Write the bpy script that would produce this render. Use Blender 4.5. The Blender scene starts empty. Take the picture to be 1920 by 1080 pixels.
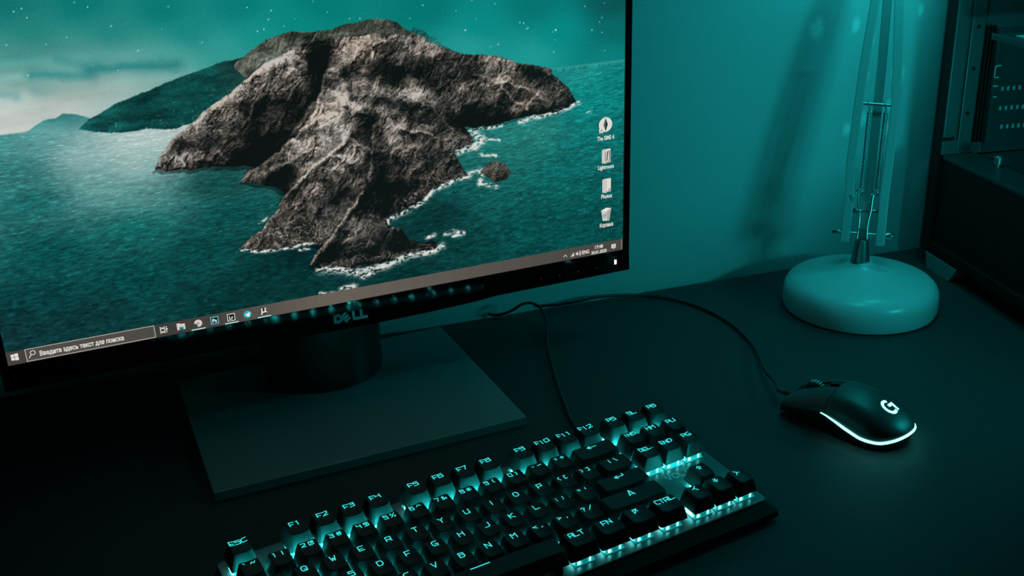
import bpy, bmesh, math, random
import numpy as np
from mathutils import Matrix, Vector

# ------------------------------------------------------------------ camera, world, light, exposure
SC = bpy.context.scene
COL = SC.collection
MM = 0.001
def place_camera():
    yaw, pitch, roll, f = -0.5119, 0.3847, -0.0361, 2010.52          # f in pixels of a 1920 wide picture
    cy, sy, cp, sp, cr, sr = math.cos(yaw), math.sin(yaw), math.cos(pitch), math.sin(pitch), math.cos(roll), math.sin(roll)
    fw = Vector((-sy*cp, cy*cp, -sp)); rt = Vector((cy, sy, 0)); up = rt.cross(fw)
    r2 = cr*rt+sr*up; u2 = -sr*rt+cr*up
    cam = bpy.data.cameras.new('camera'); cam.sensor_width = 36; cam.lens = f*36/1920; cam.clip_start = .01
    o = bpy.data.objects.new('camera', cam); COL.objects.link(o)
    m = Matrix((r2, u2, -fw)).transposed().to_4x4(); m.translation = Vector((-115.24, -565.64, 441.73))*MM
    o.matrix_world = m; SC.camera = o
place_camera()
W = bpy.data.worlds.new('night_room'); SC.world = W; W.use_nodes = True
W.node_tree.nodes['Background'].inputs[0].default_value = (.10, .75, .78, 1)
W.node_tree.nodes['Background'].inputs[1].default_value = .006
def area(name, loc, target, sx, sy, power, color):
    l = bpy.data.lights.new(name, 'AREA'); l.shape = 'RECTANGLE'; l.size = sx; l.size_y = sy; l.energy = power; l.color = color
    o = bpy.data.objects.new(name, l); COL.objects.link(o); o.location = loc
    o.rotation_euler = (Vector(target)-Vector(loc)).to_track_quat('-Z', 'Y').to_euler(); return o
TEAL = (.018, .88, .92)
# the computer's own cyan lighting, inside the open case: a strip low on its front end
area('case_strip_light', (.723, -.170, .148), (.63, .20, .14), .10, .026, .40, TEAL)
area('added_wall_light', (.790, .150, .410), (.80, .22, .22), .05, .05, .15, TEAL)  # light added outside the case, near its rear top corner, to brighten the wall
SC.view_settings.view_transform = 'Standard'; SC.view_settings.look = 'None'
SC.view_settings.exposure = 0.0; SC.view_settings.gamma = 1.0; SC.view_settings.use_curve_mapping = False

# ------------------------------------------------------------------ helpers
def srgb(r, g, b):
    f = lambda c: c/12.92 if c <= .04045 else ((c+.055)/1.055)**2.4
    return (f(r/255), f(g/255), f(b/255), 1)
def mat(name, col, rough=.5, metal=0, spec=.5, bump=0, bscale=200, emit=None, estr=0, var=0, coat=0, trans=0, det=3):
    m = bpy.data.materials.new(name); m.use_nodes = True; nt = m.node_tree; p = nt.nodes['Principled BSDF']
    p.inputs['Base Color'].default_value = (*col[:3], 1); p.inputs['Roughness'].default_value = rough
    p.inputs['Metallic'].default_value = metal; p.inputs['Specular IOR Level'].default_value = spec
    p.inputs['Coat Weight'].default_value = coat; p.inputs['Transmission Weight'].default_value = trans
    tc = nt.nodes.new('ShaderNodeTexCoord')
    n = nt.nodes.new('ShaderNodeTexNoise'); n.inputs['Scale'].default_value = bscale; n.inputs['Detail'].default_value = det
    nt.links.new(tc.outputs['Object'], n.inputs['Vector'])
    if var:
        r = nt.nodes.new('ShaderNodeValToRGB'); r.color_ramp.elements[0].position = .3; r.color_ramp.elements[1].position = .7
        r.color_ramp.elements[0].color = (*[c*(1-var) for c in col[:3]], 1); r.color_ramp.elements[1].color = (*[min(1, c*(1+var)) for c in col[:3]], 1)
        nt.links.new(n.outputs['Fac'], r.inputs['Fac']); nt.links.new(r.outputs['Color'], p.inputs['Base Color'])
    if bump:
        b = nt.nodes.new('ShaderNodeBump'); b.inputs['Strength'].default_value = bump; b.inputs['Distance'].default_value = .001
        nt.links.new(n.outputs['Fac'], b.inputs['Height']); nt.links.new(b.outputs['Normal'], p.inputs['Normal'])
    if emit:
        p.inputs['Emission Color'].default_value = (*emit[:3], 1); p.inputs['Emission Strength'].default_value = estr
    return m
class MB:
    """collects simple solids (in millimetres); build() links them as one mesh object"""
    def __init__(s): s.v = []; s.f = []; s.c = []; s.col = None
    def add(s, vs, fs):
        o = len(s.v); s.v += [tuple(v) for v in vs]; s.f += [tuple(i+o for i in f) for f in fs]; s.c += [s.col]*len(fs); return s
    def box(s, x0, x1, y0, y1, z0, z1):
        return s.add([(x0,y0,z0),(x1,y0,z0),(x1,y1,z0),(x0,y1,z0),(x0,y0,z1),(x1,y0,z1),(x1,y1,z1),(x0,y1,z1)],
                     [(0,3,2,1),(4,5,6,7),(0,1,5,4),(1,2,6,5),(2,3,7,6),(3,0,4,7)])
    def prism(s, poly, z0, z1, f=lambda x, y, z: (x, y, z)):
        n = len(poly)
        return s.add([f(x, y, z0) for x, y in poly]+[f(x, y, z1) for x, y in poly],
                     [tuple(range(n-1, -1, -1)), tuple(range(n, 2*n))]+[(i, (i+1) % n, n+(i+1) % n, n+i) for i in range(n)])
    def lathe(s, prof, n=48, c=(0, 0)):
        vs = []; fs = []
        for r, z in prof: vs += [(c[0]+r*math.cos(2*math.pi*k/n), c[1]+r*math.sin(2*math.pi*k/n), z) for k in range(n)]
        for i in range(len(prof)-1):
            fs += [(i*n+k, i*n+(k+1) % n, (i+1)*n+(k+1) % n, (i+1)*n+k) for k in range(n)]
        fs += [tuple(range(n-1, -1, -1)), tuple((len(prof)-1)*n+k for k in range(n))]
        return s.add(vs, fs)
    def tube(s, pts, r, n=8, closed=False):
        P = [Vector(p) for p in pts]; vs = []; fs = []; m = len(P)
        up = None
        for i, p in enumerate(P):
            t = ((P[(i+1) % m] if closed or i < m-1 else P[i])-(P[i-1] if closed or i > 0 else P[i])).normalized()
            if up is None: up = Vector((0, 0, 1)) if abs(t.z) < .9 else Vector((1, 0, 0))
            a = t.cross(up).normalized(); up = a.cross(t).normalized()
            rr = r[i] if isinstance(r, (list, tuple)) else r
            vs += [tuple(p+rr*(math.cos(2*math.pi*k/n)*a+math.sin(2*math.pi*k/n)*up)) for k in range(n)]
        for i in range(m if closed else m-1):
            j = (i+1) % m
            fs += [(i*n+k, j*n+k, j*n+(k+1) % n, i*n+(k+1) % n) for k in range(n)]
        if not closed: fs += [tuple(range(n)), tuple((m-1)*n+k for k in range(n-1, -1, -1))]
        return s.add(vs, fs)
    def bar(s, pts, wx, wy):
        """flat bar of rectangular section wx by wy following points (mostly upright)"""
        vs = []; fs = []; m = len(pts)
        for x, y, z in pts: vs += [(x-wx/2, y-wy/2, z), (x+wx/2, y-wy/2, z), (x+wx/2, y+wy/2, z), (x-wx/2, y+wy/2, z)]
        for i in range(m-1): fs += [(i*4+k, i*4+(k+1) % 4, i*4+4+(k+1) % 4, i*4+4+k) for k in range(4)]
        fs += [(3, 2, 1, 0), tuple(4*(m-1)+k for k in range(4))]
        return s.add(vs, fs)
    def line(s, pl, w, f):
        """flat stroke of width w along 2-D points; f(x, y) places a point"""
        for (x0, y0), (x1, y1) in zip(pl[:-1], pl[1:]):
            L = math.hypot(x1-x0, y1-y0) or 1; dx, dy = (x1-x0)/L, (y1-y0)/L; h = w/2; x0e, y0e, x1e, y1e = x0-dx*h, y0-dy*h, x1+dx*h, y1+dy*h
            s.add([f(x0e-dy*-h, y0e+dx*-h), f(x1e-dy*-h, y1e+dx*-h), f(x1e-dy*h, y1e+dx*h), f(x0e-dy*h, y0e+dx*h)], [(0, 1, 2, 3)])
        return s
    def poly(s, pl, f):
        return s.add([f(x, y) for x, y in pl], [tuple(range(len(pl)))])
    def mesh(s, name, m, smooth=None, bevel=0, seg=2):
        me = bpy.data.meshes.new(name); me.from_pydata([(x*MM, y*MM, z*MM) for x, y, z in s.v], [], s.f)
        if any(c is not None for c in s.c):
            at = me.color_attributes.new('Col', 'FLOAT_COLOR', 'CORNER'); k = 0
            for p, c in zip(me.polygons, s.c):
                for li in p.loop_indices: at.data[li].color = c or (1, 1, 1, 1)
        if bevel:
            bm = bmesh.new(); bm.from_mesh(me)
            bmesh.ops.recalc_face_normals(bm, faces=bm.faces)
            ed = [e for e in bm.edges if len(e.link_faces) == 2 and e.calc_face_angle(0) > .5]
            bmesh.ops.bevel(bm, geom=ed, offset=bevel*MM, segments=seg, profile=.6, affect='EDGES', clamp_overlap=True); bm.to_mesh(me); bm.free()
        if smooth:
            me.polygons.foreach_set('use_smooth', [True]*len(me.polygons)); me.set_sharp_from_angle(angle=math.radians(smooth))
        me.materials.append(m); me.update(); return me
    def build(s, name, m, parent=None, loc=(0, 0, 0), rot=(0, 0, 0), **k):
        return link(name, s.mesh(name, m, **k), parent, loc, rot)
def link(name, me, parent=None, loc=(0, 0, 0), rot=(0, 0, 0)):
    o = bpy.data.objects.new(name, me); COL.objects.link(o); o.parent = parent
    o.location = Vector(loc)*MM; o.rotation_euler = rot; return o
def thing(name, label, cat, loc=(0, 0, 0), rotz=0, group=None):
    o = bpy.data.objects.new(name, None); COL.objects.link(o); o.empty_display_size = .02
    o.location = Vector(loc)*MM; o.rotation_euler = (0, 0, rotz); o['label'] = label; o['category'] = cat
    if group: o['group'] = group
    return o
def curve_pts(ctrl, n=10):
    """Catmull-Rom through control points"""
    P = [Vector(p) for p in ctrl]; P = [2*P[0]-P[1]]+P+[2*P[-1]-P[-2]]; out = []
    for i in range(1, len(P)-2):
        for k in range(n):
            t = k/n; a, b, c, d = P[i-1:i+3]
            out.append(.5*((2*b)+(c-a)*t+(2*a-5*b+4*c-d)*t*t+(3*b-a-3*c+d)*t**3))
    return [tuple(p) for p in out]+[tuple(P[-2])]
def interp(x, xs, ys):
    """smooth curve through points (cubic Hermite with limited slopes)"""
    n = len(xs); s = [(ys[i+1]-ys[i])/(xs[i+1]-xs[i]) for i in range(n-1)]
    m = [s[0]]+[0 if s[i-1]*s[i] <= 0 else 2*s[i-1]*s[i]/(s[i-1]+s[i]) for i in range(1, n-1)]+[s[-1]]
    x = min(max(x, xs[0]), xs[-1]); i = min(max(0, next((k for k in range(n-1) if x <= xs[k+1]), n-2)), n-2)
    d = xs[i+1]-xs[i]; t = (x-xs[i])/d
    return (2*t**3-3*t*t+1)*ys[i]+(t**3-2*t*t+t)*d*m[i]+(-2*t**3+3*t*t)*ys[i+1]+(t**3-t*t)*d*m[i+1]

M = {}
M['wall'] = None
M['black'] = mat('black_plastic', (.006, .0065, .0065), .6, spec=.25, bump=.15, bscale=900)
M['gloss'] = mat('glossy_black', (.004, .005, .005), .05, spec=.22)
M['matte'] = mat('matte_black', (.008, .009, .009), .6)
M['stand'] = mat('grey_satin_stand', (.28, .29, .29), .2, spec=1.0, bump=.05, bscale=1500)
M['riser'] = mat('dark_riser', (.014, .015, .016), .4, bump=.05, bscale=1500)
M['logo'] = mat('silver_letters', (.95, .96, .96), .3, metal=.6)
M['key'] = mat('keycap_plastic', (.020, .021, .021), .48, bump=.12, bscale=1500)
M['plate'] = mat('brushed_plate', (.15, .16, .16), .38, metal=.6, bump=.08, bscale=1200)
M['legend'] = mat('lit_legend', (.1, .5, .5), .5, emit=(.045, .82, .80), estr=1.0)
M['print'] = mat('dim_print', (.30, .32, .32), .6)
M['housing'] = mat('lit_switch_housing', (.25, .5, .5), .3, emit=(.008, .55, .55), estr=.3)
M['glow'] = mat('key_underglow', (.8, .9, .9), .4, emit=(.02, .95, .95), estr=120)
M['led'] = mat('key_led', (.8, .9, .9), .4, emit=(.14, 1, .98), estr=6)
M['lampwhite'] = mat('enamel_white', (.72, .73, .73), .28, spec=.5, bump=.02, bscale=60)
M['bars'] = mat('painted_bar', (.42, .43, .43), .35)
M['chrome'] = mat('chrome', (.5, .51, .51), .28, metal=1)
M['steel'] = mat('dull_steel', (.30, .31, .31), .33, metal=.9)
M['casepaint'] = mat('case_black_paint', (.035, .037, .037), .45, bump=.06, bscale=1400)
M['casedark'] = mat('case_dark', (.004, .0045, .0045), .6, spec=.25)
M['casegrey'] = mat('case_grey_steel', (.10, .105, .105), .4, metal=.5, bump=.05, bscale=900)
M['slot'] = mat('slot_metal', (.42, .44, .44), .5)
M['mouse'] = mat('mouse_shell', (.055, .058, .058), .40, spec=.8, bump=.05, bscale=2500)
M['mouselow'] = mat('mouse_underbody', (.006, .007, .007), .5)
M['strip'] = mat('mouse_light', (.9, .9, .9), .4, emit=(.17, 1, .98), estr=4.5)
M['white_led'] = mat('power_light', (.9, .9, .9), .4, emit=(1, .95, .92), estr=1.2)
M['rubber'] = mat('cable_rubber', (.035, .037, .037), .42, spec=.5)
M['screen'] = bpy.data.materials.new('display_light'); M['screen'].use_nodes = True
_nt = M['screen'].node_tree; _p = _nt.nodes['Principled BSDF']; _a = _nt.nodes.new('ShaderNodeVertexColor'); _a.layer_name = 'Col'
_p.inputs['Base Color'].default_value = (.004, .004, .004, 1); _p.inputs['Roughness'].default_value = .45; _p.inputs['Specular IOR Level'].default_value = .15
_nt.links.new(_a.outputs['Color'], _p.inputs['Emission Color']); _p.inputs['Emission Strength'].default_value = .95

# ------------------------------------------------------------------ the room: wall, desk, floor
WA = -0.2015; WY = 401.5                                    # the wall runs at this angle, crossing x = 0 at y = WY
def wall_material():
    m = mat('painted_wall', (.60, .62, .62), .75, bump=.22, bscale=140, det=5); nt = m.node_tree; p = nt.nodes['Principled BSDF']
    tc = nt.nodes.new('ShaderNodeTexCoord')
    # a few paler pinkish blotches beside the lamp (x along the wall, z up; metres), broken by noise
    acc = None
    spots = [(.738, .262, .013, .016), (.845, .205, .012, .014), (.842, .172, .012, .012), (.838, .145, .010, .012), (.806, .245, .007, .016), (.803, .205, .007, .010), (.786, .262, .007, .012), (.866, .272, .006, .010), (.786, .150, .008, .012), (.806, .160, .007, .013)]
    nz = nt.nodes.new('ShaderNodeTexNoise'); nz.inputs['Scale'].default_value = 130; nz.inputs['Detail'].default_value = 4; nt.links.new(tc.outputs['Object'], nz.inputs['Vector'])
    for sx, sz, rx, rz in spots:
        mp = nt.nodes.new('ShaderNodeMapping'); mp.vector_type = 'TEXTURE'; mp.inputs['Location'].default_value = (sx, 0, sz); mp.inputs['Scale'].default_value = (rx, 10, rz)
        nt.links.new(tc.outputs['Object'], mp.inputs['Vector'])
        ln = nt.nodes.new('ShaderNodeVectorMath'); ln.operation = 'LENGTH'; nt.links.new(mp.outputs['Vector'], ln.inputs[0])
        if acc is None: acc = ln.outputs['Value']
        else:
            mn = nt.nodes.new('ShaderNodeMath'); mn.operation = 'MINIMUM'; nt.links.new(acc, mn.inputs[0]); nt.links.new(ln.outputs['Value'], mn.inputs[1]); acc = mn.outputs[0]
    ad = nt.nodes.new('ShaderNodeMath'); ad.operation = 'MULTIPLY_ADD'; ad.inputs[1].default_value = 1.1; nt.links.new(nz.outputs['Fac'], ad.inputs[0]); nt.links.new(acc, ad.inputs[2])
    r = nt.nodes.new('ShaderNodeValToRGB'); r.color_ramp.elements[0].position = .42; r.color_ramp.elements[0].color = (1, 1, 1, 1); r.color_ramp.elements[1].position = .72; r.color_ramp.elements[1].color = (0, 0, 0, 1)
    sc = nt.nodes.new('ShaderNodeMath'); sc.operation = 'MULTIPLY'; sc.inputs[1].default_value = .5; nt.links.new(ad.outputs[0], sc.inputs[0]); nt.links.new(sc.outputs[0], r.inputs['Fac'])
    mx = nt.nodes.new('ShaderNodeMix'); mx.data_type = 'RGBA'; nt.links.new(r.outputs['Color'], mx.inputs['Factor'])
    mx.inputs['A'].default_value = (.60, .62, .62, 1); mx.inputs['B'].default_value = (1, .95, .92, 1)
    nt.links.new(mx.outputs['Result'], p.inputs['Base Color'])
    return m
def structure(name, mb, m, **k):
    o = mb.build(name, m, **k); o['kind'] = 'structure'; return o
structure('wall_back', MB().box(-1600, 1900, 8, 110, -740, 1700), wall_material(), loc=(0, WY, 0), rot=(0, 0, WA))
structure('floor', MB().box(-1600, 1900, -1900, 8, -760, -740), mat('dark_floor', (.02, .02, .02), .6, var=.2, bscale=12), loc=(0, WY, 0), rot=(0, 0, WA))
def build_desk():
    t = thing('desk', 'black desk with a finely speckled matte top under the keyboard and monitor', 'desk', (0, WY, -740), WA)
    m = mat('black_desk_top', (.046, .049, .049), .50, spec=.35, bump=.5, bscale=1100, var=.5, det=2)
    MB().box(-620, 1250, -760, 0, 714, 740).build('tabletop', m, t, bevel=1.5)
    for x in (-560, 1190):
        for y in (-700, -60): MB().box(x-25, x+25, y-25, y+25, 0, 714).build('leg', M['matte'], t, bevel=2)
build_desk()

# ---- shapes and tones of the desktop picture (desktop pixels)
FAR=[(153,450),(181,437),(212,421),(241,419),(263,409),(288,414),(313,423),(327,430),(340,457),(293,460),(229,454)]
MID=[(291,455),(321,429),(368,408),(439,387),(460,378),(510,364),(575,345),(633,331),(684,318),(735,316),(770,322),(886,346),(853,372),(668,440),(580,476),(556,481),(520,483),(466,475),(410,479),(358,470),(313,461)]
BACK=[(712,325),(735,316),(759,297),(805,269),(878,255),(932,262),(985,261),(1016,253),(1055,249),(1110,242),(1149,247),(1179,258),(1202,277),(1228,294),(1248,314),(1242,414),(941,397),(749,375),(710,342)]
BACK2=[(1217,298),(1221,281),(1234,278),(1258,289),(1275,308),(1298,308),(1309,331),(1337,350),(1378,370),(1393,398),(1260,385),(1223,320)]
ISL=[(460,588),(475,571),(482,552),(515,517),(554,492),(580,476),(607,452),(641,432),(703,397),(747,365),(798,332),(860,307),(914,290),(952,288),(1013,288),(1107,281),(1154,286),(1201,299),(1249,301),(1264,316),(1312,340),(1337,352),(1378,370),(1429,375),(1480,382),(1514,398),(1584,423),(1620,430),(1663,439),(1668,460),(1692,482),(1719,507),(1732,530),(1750,556),(1718,569),(1672,580),(1617,579),(1562,580),(1508,587),(1437,593),(1367,589),(1392,612),(1396,639),(1381,649),(1324,653),(1344,689),(1360,719),(1374,737),(1324,742),(1259,763),(1217,794),(1181,814),(1121,825),(1103,835),(1108,860),(1151,878),(1166,911),(1208,931),(1243,928),(1268,950),(1250,961),(1206,957),(1154,957),(1119,964),(1075,974),(1016,975),(950,968),(918,952),(885,956),(855,939),(873,915),(895,888),(862,870),(806,872),(735,867),(660,855),(672,842),(710,819),(727,806),(750,782),(771,764),(789,743),(805,710),(779,688),(743,672),(685,655),(699,634),(727,618),(661,607),(617,606),(560,603),(489,597)]
ROCK=[(1413,733),(1441,708),(1468,707),(1503,722),(1515,753),(1502,772),(1465,775),(1439,756)]
TONE=[(479,572,0.3),(524,555,0.42),(558,515,0.42),(621,471,0.36),(699,429,0.4),(763,377,0.55),(828,333,0.58),(863,351,0.6),(933,321,0.18),(946,345,0.12),(896,392,0.34),(784,454,0.28),(720,491,0.3),(655,543,0.32),(742,555,0.16),(693,594,0.16),(803,547,0.26),(873,464,0.22),(940,411,0.24),(981,378,0.45),(999,433,0.62),(970,499,0.66),(927,533,0.52),(861,578,0.44),(796,609,0.36),(731,646,0.34),(821,660,0.14),(774,668,0.2),(894,630,0.42),(995,479,0.6),(1035,476,0.6),(1070,527,0.22),(1082,584,0.26),(1018,576,0.58),(1003,566,0.64),(1060,646,0.36),(976,682,0.44),(948,646,0.52),(896,687,0.42),(859,746,0.3),(940,726,0.3),(838,792,0.38),(773,814,0.34),(739,841,0.3),(831,857,0.3),(918,788,0.3),(985,766,0.24),(995,834,0.46),(960,862,0.44),(913,922,0.16),(955,912,0.18),(1059,862,0.34),(1090,902,0.3),(1030,806,0.3),(1105,922,0.22),(985,952,0.2),(1190,940,0.2),(1036,944,0.16),(1099,784,0.14),(1166,786,0.18),(1238,738,0.26),(1173,695,0.28),(1276,676,0.3),(1326,700,0.28),(1228,620,0.28),(1147,593,0.4),(1110,637,0.4),(1181,578,0.42),(1315,599,0.34),(1347,636,0.4),(1250,550,0.3),(1186,502,0.2),(1140,465,0.42),(1093,444,0.46),(1063,425,0.4),(1189,463,0.58),(1238,476,0.52),(1159,420,0.14),(1243,398,0.16),(1290,435,0.18),(1098,383,0.2),(1037,362,0.26),(1025,323,0.48),(1089,307,0.6),(1167,322,0.4),(1168,307,0.42),(1263,339,0.42),(1344,378,0.32),(1410,416,0.22),(1462,406,0.4),(1425,466,0.44),(1337,504,0.26),(1420,563,0.16),(1369,540,0.18),(1493,506,0.3),(1476,479,0.52),(1530,461,0.55),(1564,489,0.5),(1581,533,0.34),(1619,487,0.34),(1601,453,0.2),(1655,475,0.3),(1691,520,0.3),(1728,550,0.22),(1635,556,0.3),(1527,551,0.36),(1490,580,0.14),(1562,572,0.18),(1618,512,0.42)]
RIDGE=[([(747,365),(797,340),(858,325),(908,345)],14.8,0.35),([(639,444),(702,407),(746,375)],9.9,0.25),([(982,371),(1002,403),(1013,450),(994,487),(951,528),(893,567),(826,613),(762,638),(715,652)],16.5,0.22),([(1020,466),(1057,494),(1088,514)],8.2,0.3),([(1003,571),(952,607),(901,639),(858,673),(825,692)],11.5,0.4),([(1010,572),(1048,596),(1079,624)],8.2,0.35),([(943,617),(974,618),(1012,647)],6.6,0.35),([(1036,737),(999,785),(963,829),(927,865),(890,904),(860,933)],13.2,0.4),([(1028,759),(990,800),(954,836)],8.2,0.25),([(1169,290),(1104,308),(1088,319),(1038,347),(1005,373)],8.2,0.3),([(910,260),(982,289),(1028,286)],6.6,0.15),([(1157,562),(1198,575),(1247,593),(1296,621)],6.6,0.35),([(1189,467),(1237,492),(1284,538),(1332,593)],9.9,0.2),([(1409,432),(1477,463),(1528,518),(1581,557)],8.2,0.25),([(1434,451),(1512,467),(1600,502),(1654,550)],8.2,0.25),([(1638,440),(1664,459),(1682,486)],6.6,0.25),([(737,600),(769,582),(834,544),(884,504),(920,455)],6.6,0.18),([(688,510),(737,471),(756,435)],8.2,0.15),([(497,567),(524,555),(540,588)],6.6,0.25),([(613,583),(639,556),(656,589)],6.6,0.25),([(1371,508),(1423,506),(1474,536)],6.6,0.2)]
VALLEY=[([(930,358),(875,449),(821,519),(770,574),(721,606)],23.1,0.18),([(1073,496),(1084,553),(1064,598),(1109,653)],14.8,0.16),([(1077,648),(1104,718),(1066,779),(1045,826)],16.5,0.16),([(947,337),(1005,373),(943,382)],16.5,0.18),([(1076,465),(1154,490),(1252,518),(1300,556)],11.5,0.2),([(1142,657),(1202,766)],16.5,0.12),([(955,912),(920,940),(887,943)],14.8,0.15),([(823,644),(788,679)],14.8,0.2),([(1333,568),(1419,587),(1526,579)],13.2,0.18),([(1035,749),(1047,809),(1096,817)],9.9,0.15),([(1424,490),(1474,545),(1421,546)],14.8,0.12)]
FOAM=[([(1756,557),(1709,573),(1653,583),(1589,587),(1553,593)],5.3),([(1490,596),(1436,599),(1384,599)],4.3),([(1401,613),(1426,633),(1399,651),(1346,658)],9.9),([(1377,741),(1324,747),(1262,768),(1216,802),(1172,821),(1120,835)],6.6),([(1108,839),(1105,861)],4.9),([(1274,955),(1223,967),(1171,965),(1118,977),(1066,988),(998,990),(933,970),(885,960)],9.9),([(1048,1002),(1013,1010)],6.6),([(1288,918),(1315,911),(1350,924),(1314,928)],4.9),([(1226,917),(1253,912)],4.9),([(943,1037),(986,1031)],6.6),([(877,1036),(943,1041)],3.3),([(659,860),(735,873),(805,876),(877,873)],4.1),([(1377,733),(1422,731),(1411,772),(1465,789)],6.6),([(1415,679),(1468,691)],4.1),([(828,890),(860,890)],3.3),([(722,782),(746,776)],3.3),([(1784,591),(1803,588)],3.3),([(1417,632),(1479,640)],3.3)]
SEA=[(108,453,(60,140,140)),(175,467,(95,160,158)),(421,500,(190,208,204)),(547,491,(190,205,200)),(282,522,(150,185,182)),(410,569,(160,192,188)),(135,544,(40,115,115)),(335,610,(105,160,157)),(144,633,(22,100,100)),(423,662,(80,140,137)),(382,747,(14,98,95)),(171,773,(8,80,80)),(612,644,(12,70,68)),(644,744,(8,72,70)),(556,841,(8,70,68)),(360,886,(6,66,66)),(120,903,(8,60,62)),(45,1015,(14,50,54)),(243,992,(12,52,54)),(566,992,(6,52,52)),(756,961,(6,50,50)),(826,906,(5,38,40)),(962,1018,(8,48,48)),(1785,456,(30,140,136)),(1879,499,(10,125,120)),(1784,574,(12,130,125)),(1597,618,(40,125,120)),(1861,670,(10,110,106)),(1522,694,(30,110,105)),(1707,772,(14,105,102)),(1463,824,(16,90,88)),(1823,862,(8,88,86)),(1590,934,(8,78,76)),(1265,862,(10,50,50)),(1347,982,(8,62,60)),(1823,991,(6,72,70)),(1150,1018,(6,46,46)),(1588,1025,(6,66,64))]
SKY=[(177,128,(14,115,110)),(348,143,(8,118,112)),(539,172,(6,120,114)),(744,182,(6,124,118)),(961,193,(4,122,116)),(1270,226,(4,120,116)),(1606,246,(6,118,114)),(1877,260,(8,84,82)),(225,198,(30,130,124)),(400,214,(24,132,126)),(598,232,(20,134,128)),(779,248,(18,145,138)),(898,231,(8,138,130)),(1432,293,(6,138,134)),(1694,332,(6,138,134)),(1888,350,(8,105,102)),(190,254,(70,148,142)),(366,265,(82,155,150)),(536,282,(70,158,152)),(689,283,(50,155,148)),(1396,344,(40,155,150)),(1603,396,(30,155,150)),(1860,422,(10,128,124)),(179,313,(120,170,164)),(380,335,(140,180,174)),(514,336,(140,182,176)),(156,365,(190,202,196)),(347,373,(180,198,192)),(147,412,(208,212,206)),(265,398,(200,206,200)),(118,436,(206,210,204)),(402,365,(170,195,190))]
CLOUD=[([(346,306),(451,309),(558,318)],10.5,0.35),([(206,302),(292,314),(355,329)],9.0,0.3),([(210,346),(259,358),(337,358)],7.5,0.25),([(124,341),(159,351)],7.5,0.2),([(275,269),(335,292)],7.5,0.15)]
STAR=[(212,139,1.6),(193,145,1.8),(220,162,1.6),(336,134,1.3),(365,148,1.6),(413,200,1.7),(303,218,1.4),(469,268,1.7),(196,303,1.8),(161,224,1.6),(252,231,1.2),(412,313,1.3),(561,163,1.4),(763,182,1.6),(826,196,1.8),(816,218,1.7),(801,243,1.8),(783,247,1.8),(888,223,1.2),(980,213,1.2),(1041,236,1.6),(1071,238,1.8),(1218,250,1.4),(1259,217,1.8),(1359,241,1.4),(1385,299,2.3),(1421,269,1.2),(1410,215,1.6),(1482,231,1.4),(1561,292,1.8),(1573,295,1.8),(1583,313,1.7),(1587,310,1.7),(1679,325,2.9),(1670,330,1.4),(1677,355,1.2),(1488,350,2.0),(1464,354,1.4),(1671,391,1.8),(1803,336,2.0),(1839,347,1.6),(1829,314,1.3),(1838,302,1.6),(1848,404,1.4),(1779,263,1.6),(1846,259,1.3),(856,240,1.2),(633,263,1.3),(536,219,1.0),(943,181,1.3)]
MASS=[([(720,617),(661,607),(560,603),(489,597),(460,588),(475,571),(482,552),(515,517),(554,492),(607,452),(641,432),(703,397),(747,365),(798,332),(860,309),(912,307),(955,331),(959,368),(912,454),(836,529),(776,583)],8.2,1.0),([(1177,291),(1216,307),(1264,320),(1312,347),(1428,377),(1514,400),(1663,439),(1692,482),(1750,556),(1672,580),(1562,580),(1437,593),(1367,589),(1300,556),(1238,476),(1159,420),(1099,368),(1088,314)],6.6,0.7),([(1356,466),(1425,450),(1512,462),(1600,498),(1663,542),(1709,565),(1617,577),(1508,585),(1384,588),(1335,544)],6.6,0.6),([(962,372),(988,359),(1011,389),(1021,451),(1073,496),(1090,530),(1027,561),(951,614),(882,669),(825,695),(800,708),(743,672),(685,655),(699,634),(766,604),(840,560),(908,492),(946,420)],9.9,1.0),([(1086,534),(1157,559),(1231,583),(1288,615),(1324,656),(1344,689),(1374,737),(1324,742),(1259,763),(1217,794),(1121,825),(1073,796),(1056,702),(1075,624)],8.2,0.9),([(1003,568),(1037,585),(1082,626),(1111,673),(1078,734),(1036,741),(961,845),(891,894),(862,870),(735,867),(660,855),(710,819),(771,764),(805,710),(837,686),(901,639),(952,604)],8.2,1.0),([(938,616),(982,617),(1015,649),(1015,704),(970,747),(903,777),(840,775),(820,740),(865,682)],6.6,0.6),([(1037,736),(1066,775),(1096,826),(1110,862),(1151,878),(1166,911),(1208,931),(1268,950),(1250,961),(1154,957),(1075,974),(950,968),(855,939),(895,888),(963,829),(1000,781)],9.9,1.0)]
BOULDER=[[(770,772),(901,802),(963,829),(892,888),(805,876),(660,856),(710,819)],[(1217,794),(1121,828),(1167,778),(1256,724),(1360,725),(1377,741),(1324,745),(1258,766)],[(1315,590),(1392,609),(1399,640),(1381,651),(1320,656),(1288,620)],[(986,935),(1155,948),(1277,956),(1154,965),(950,972),(870,948)]]
NX, NY = 1057, 595          # sample grid of the desktop picture (vertices)
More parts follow.
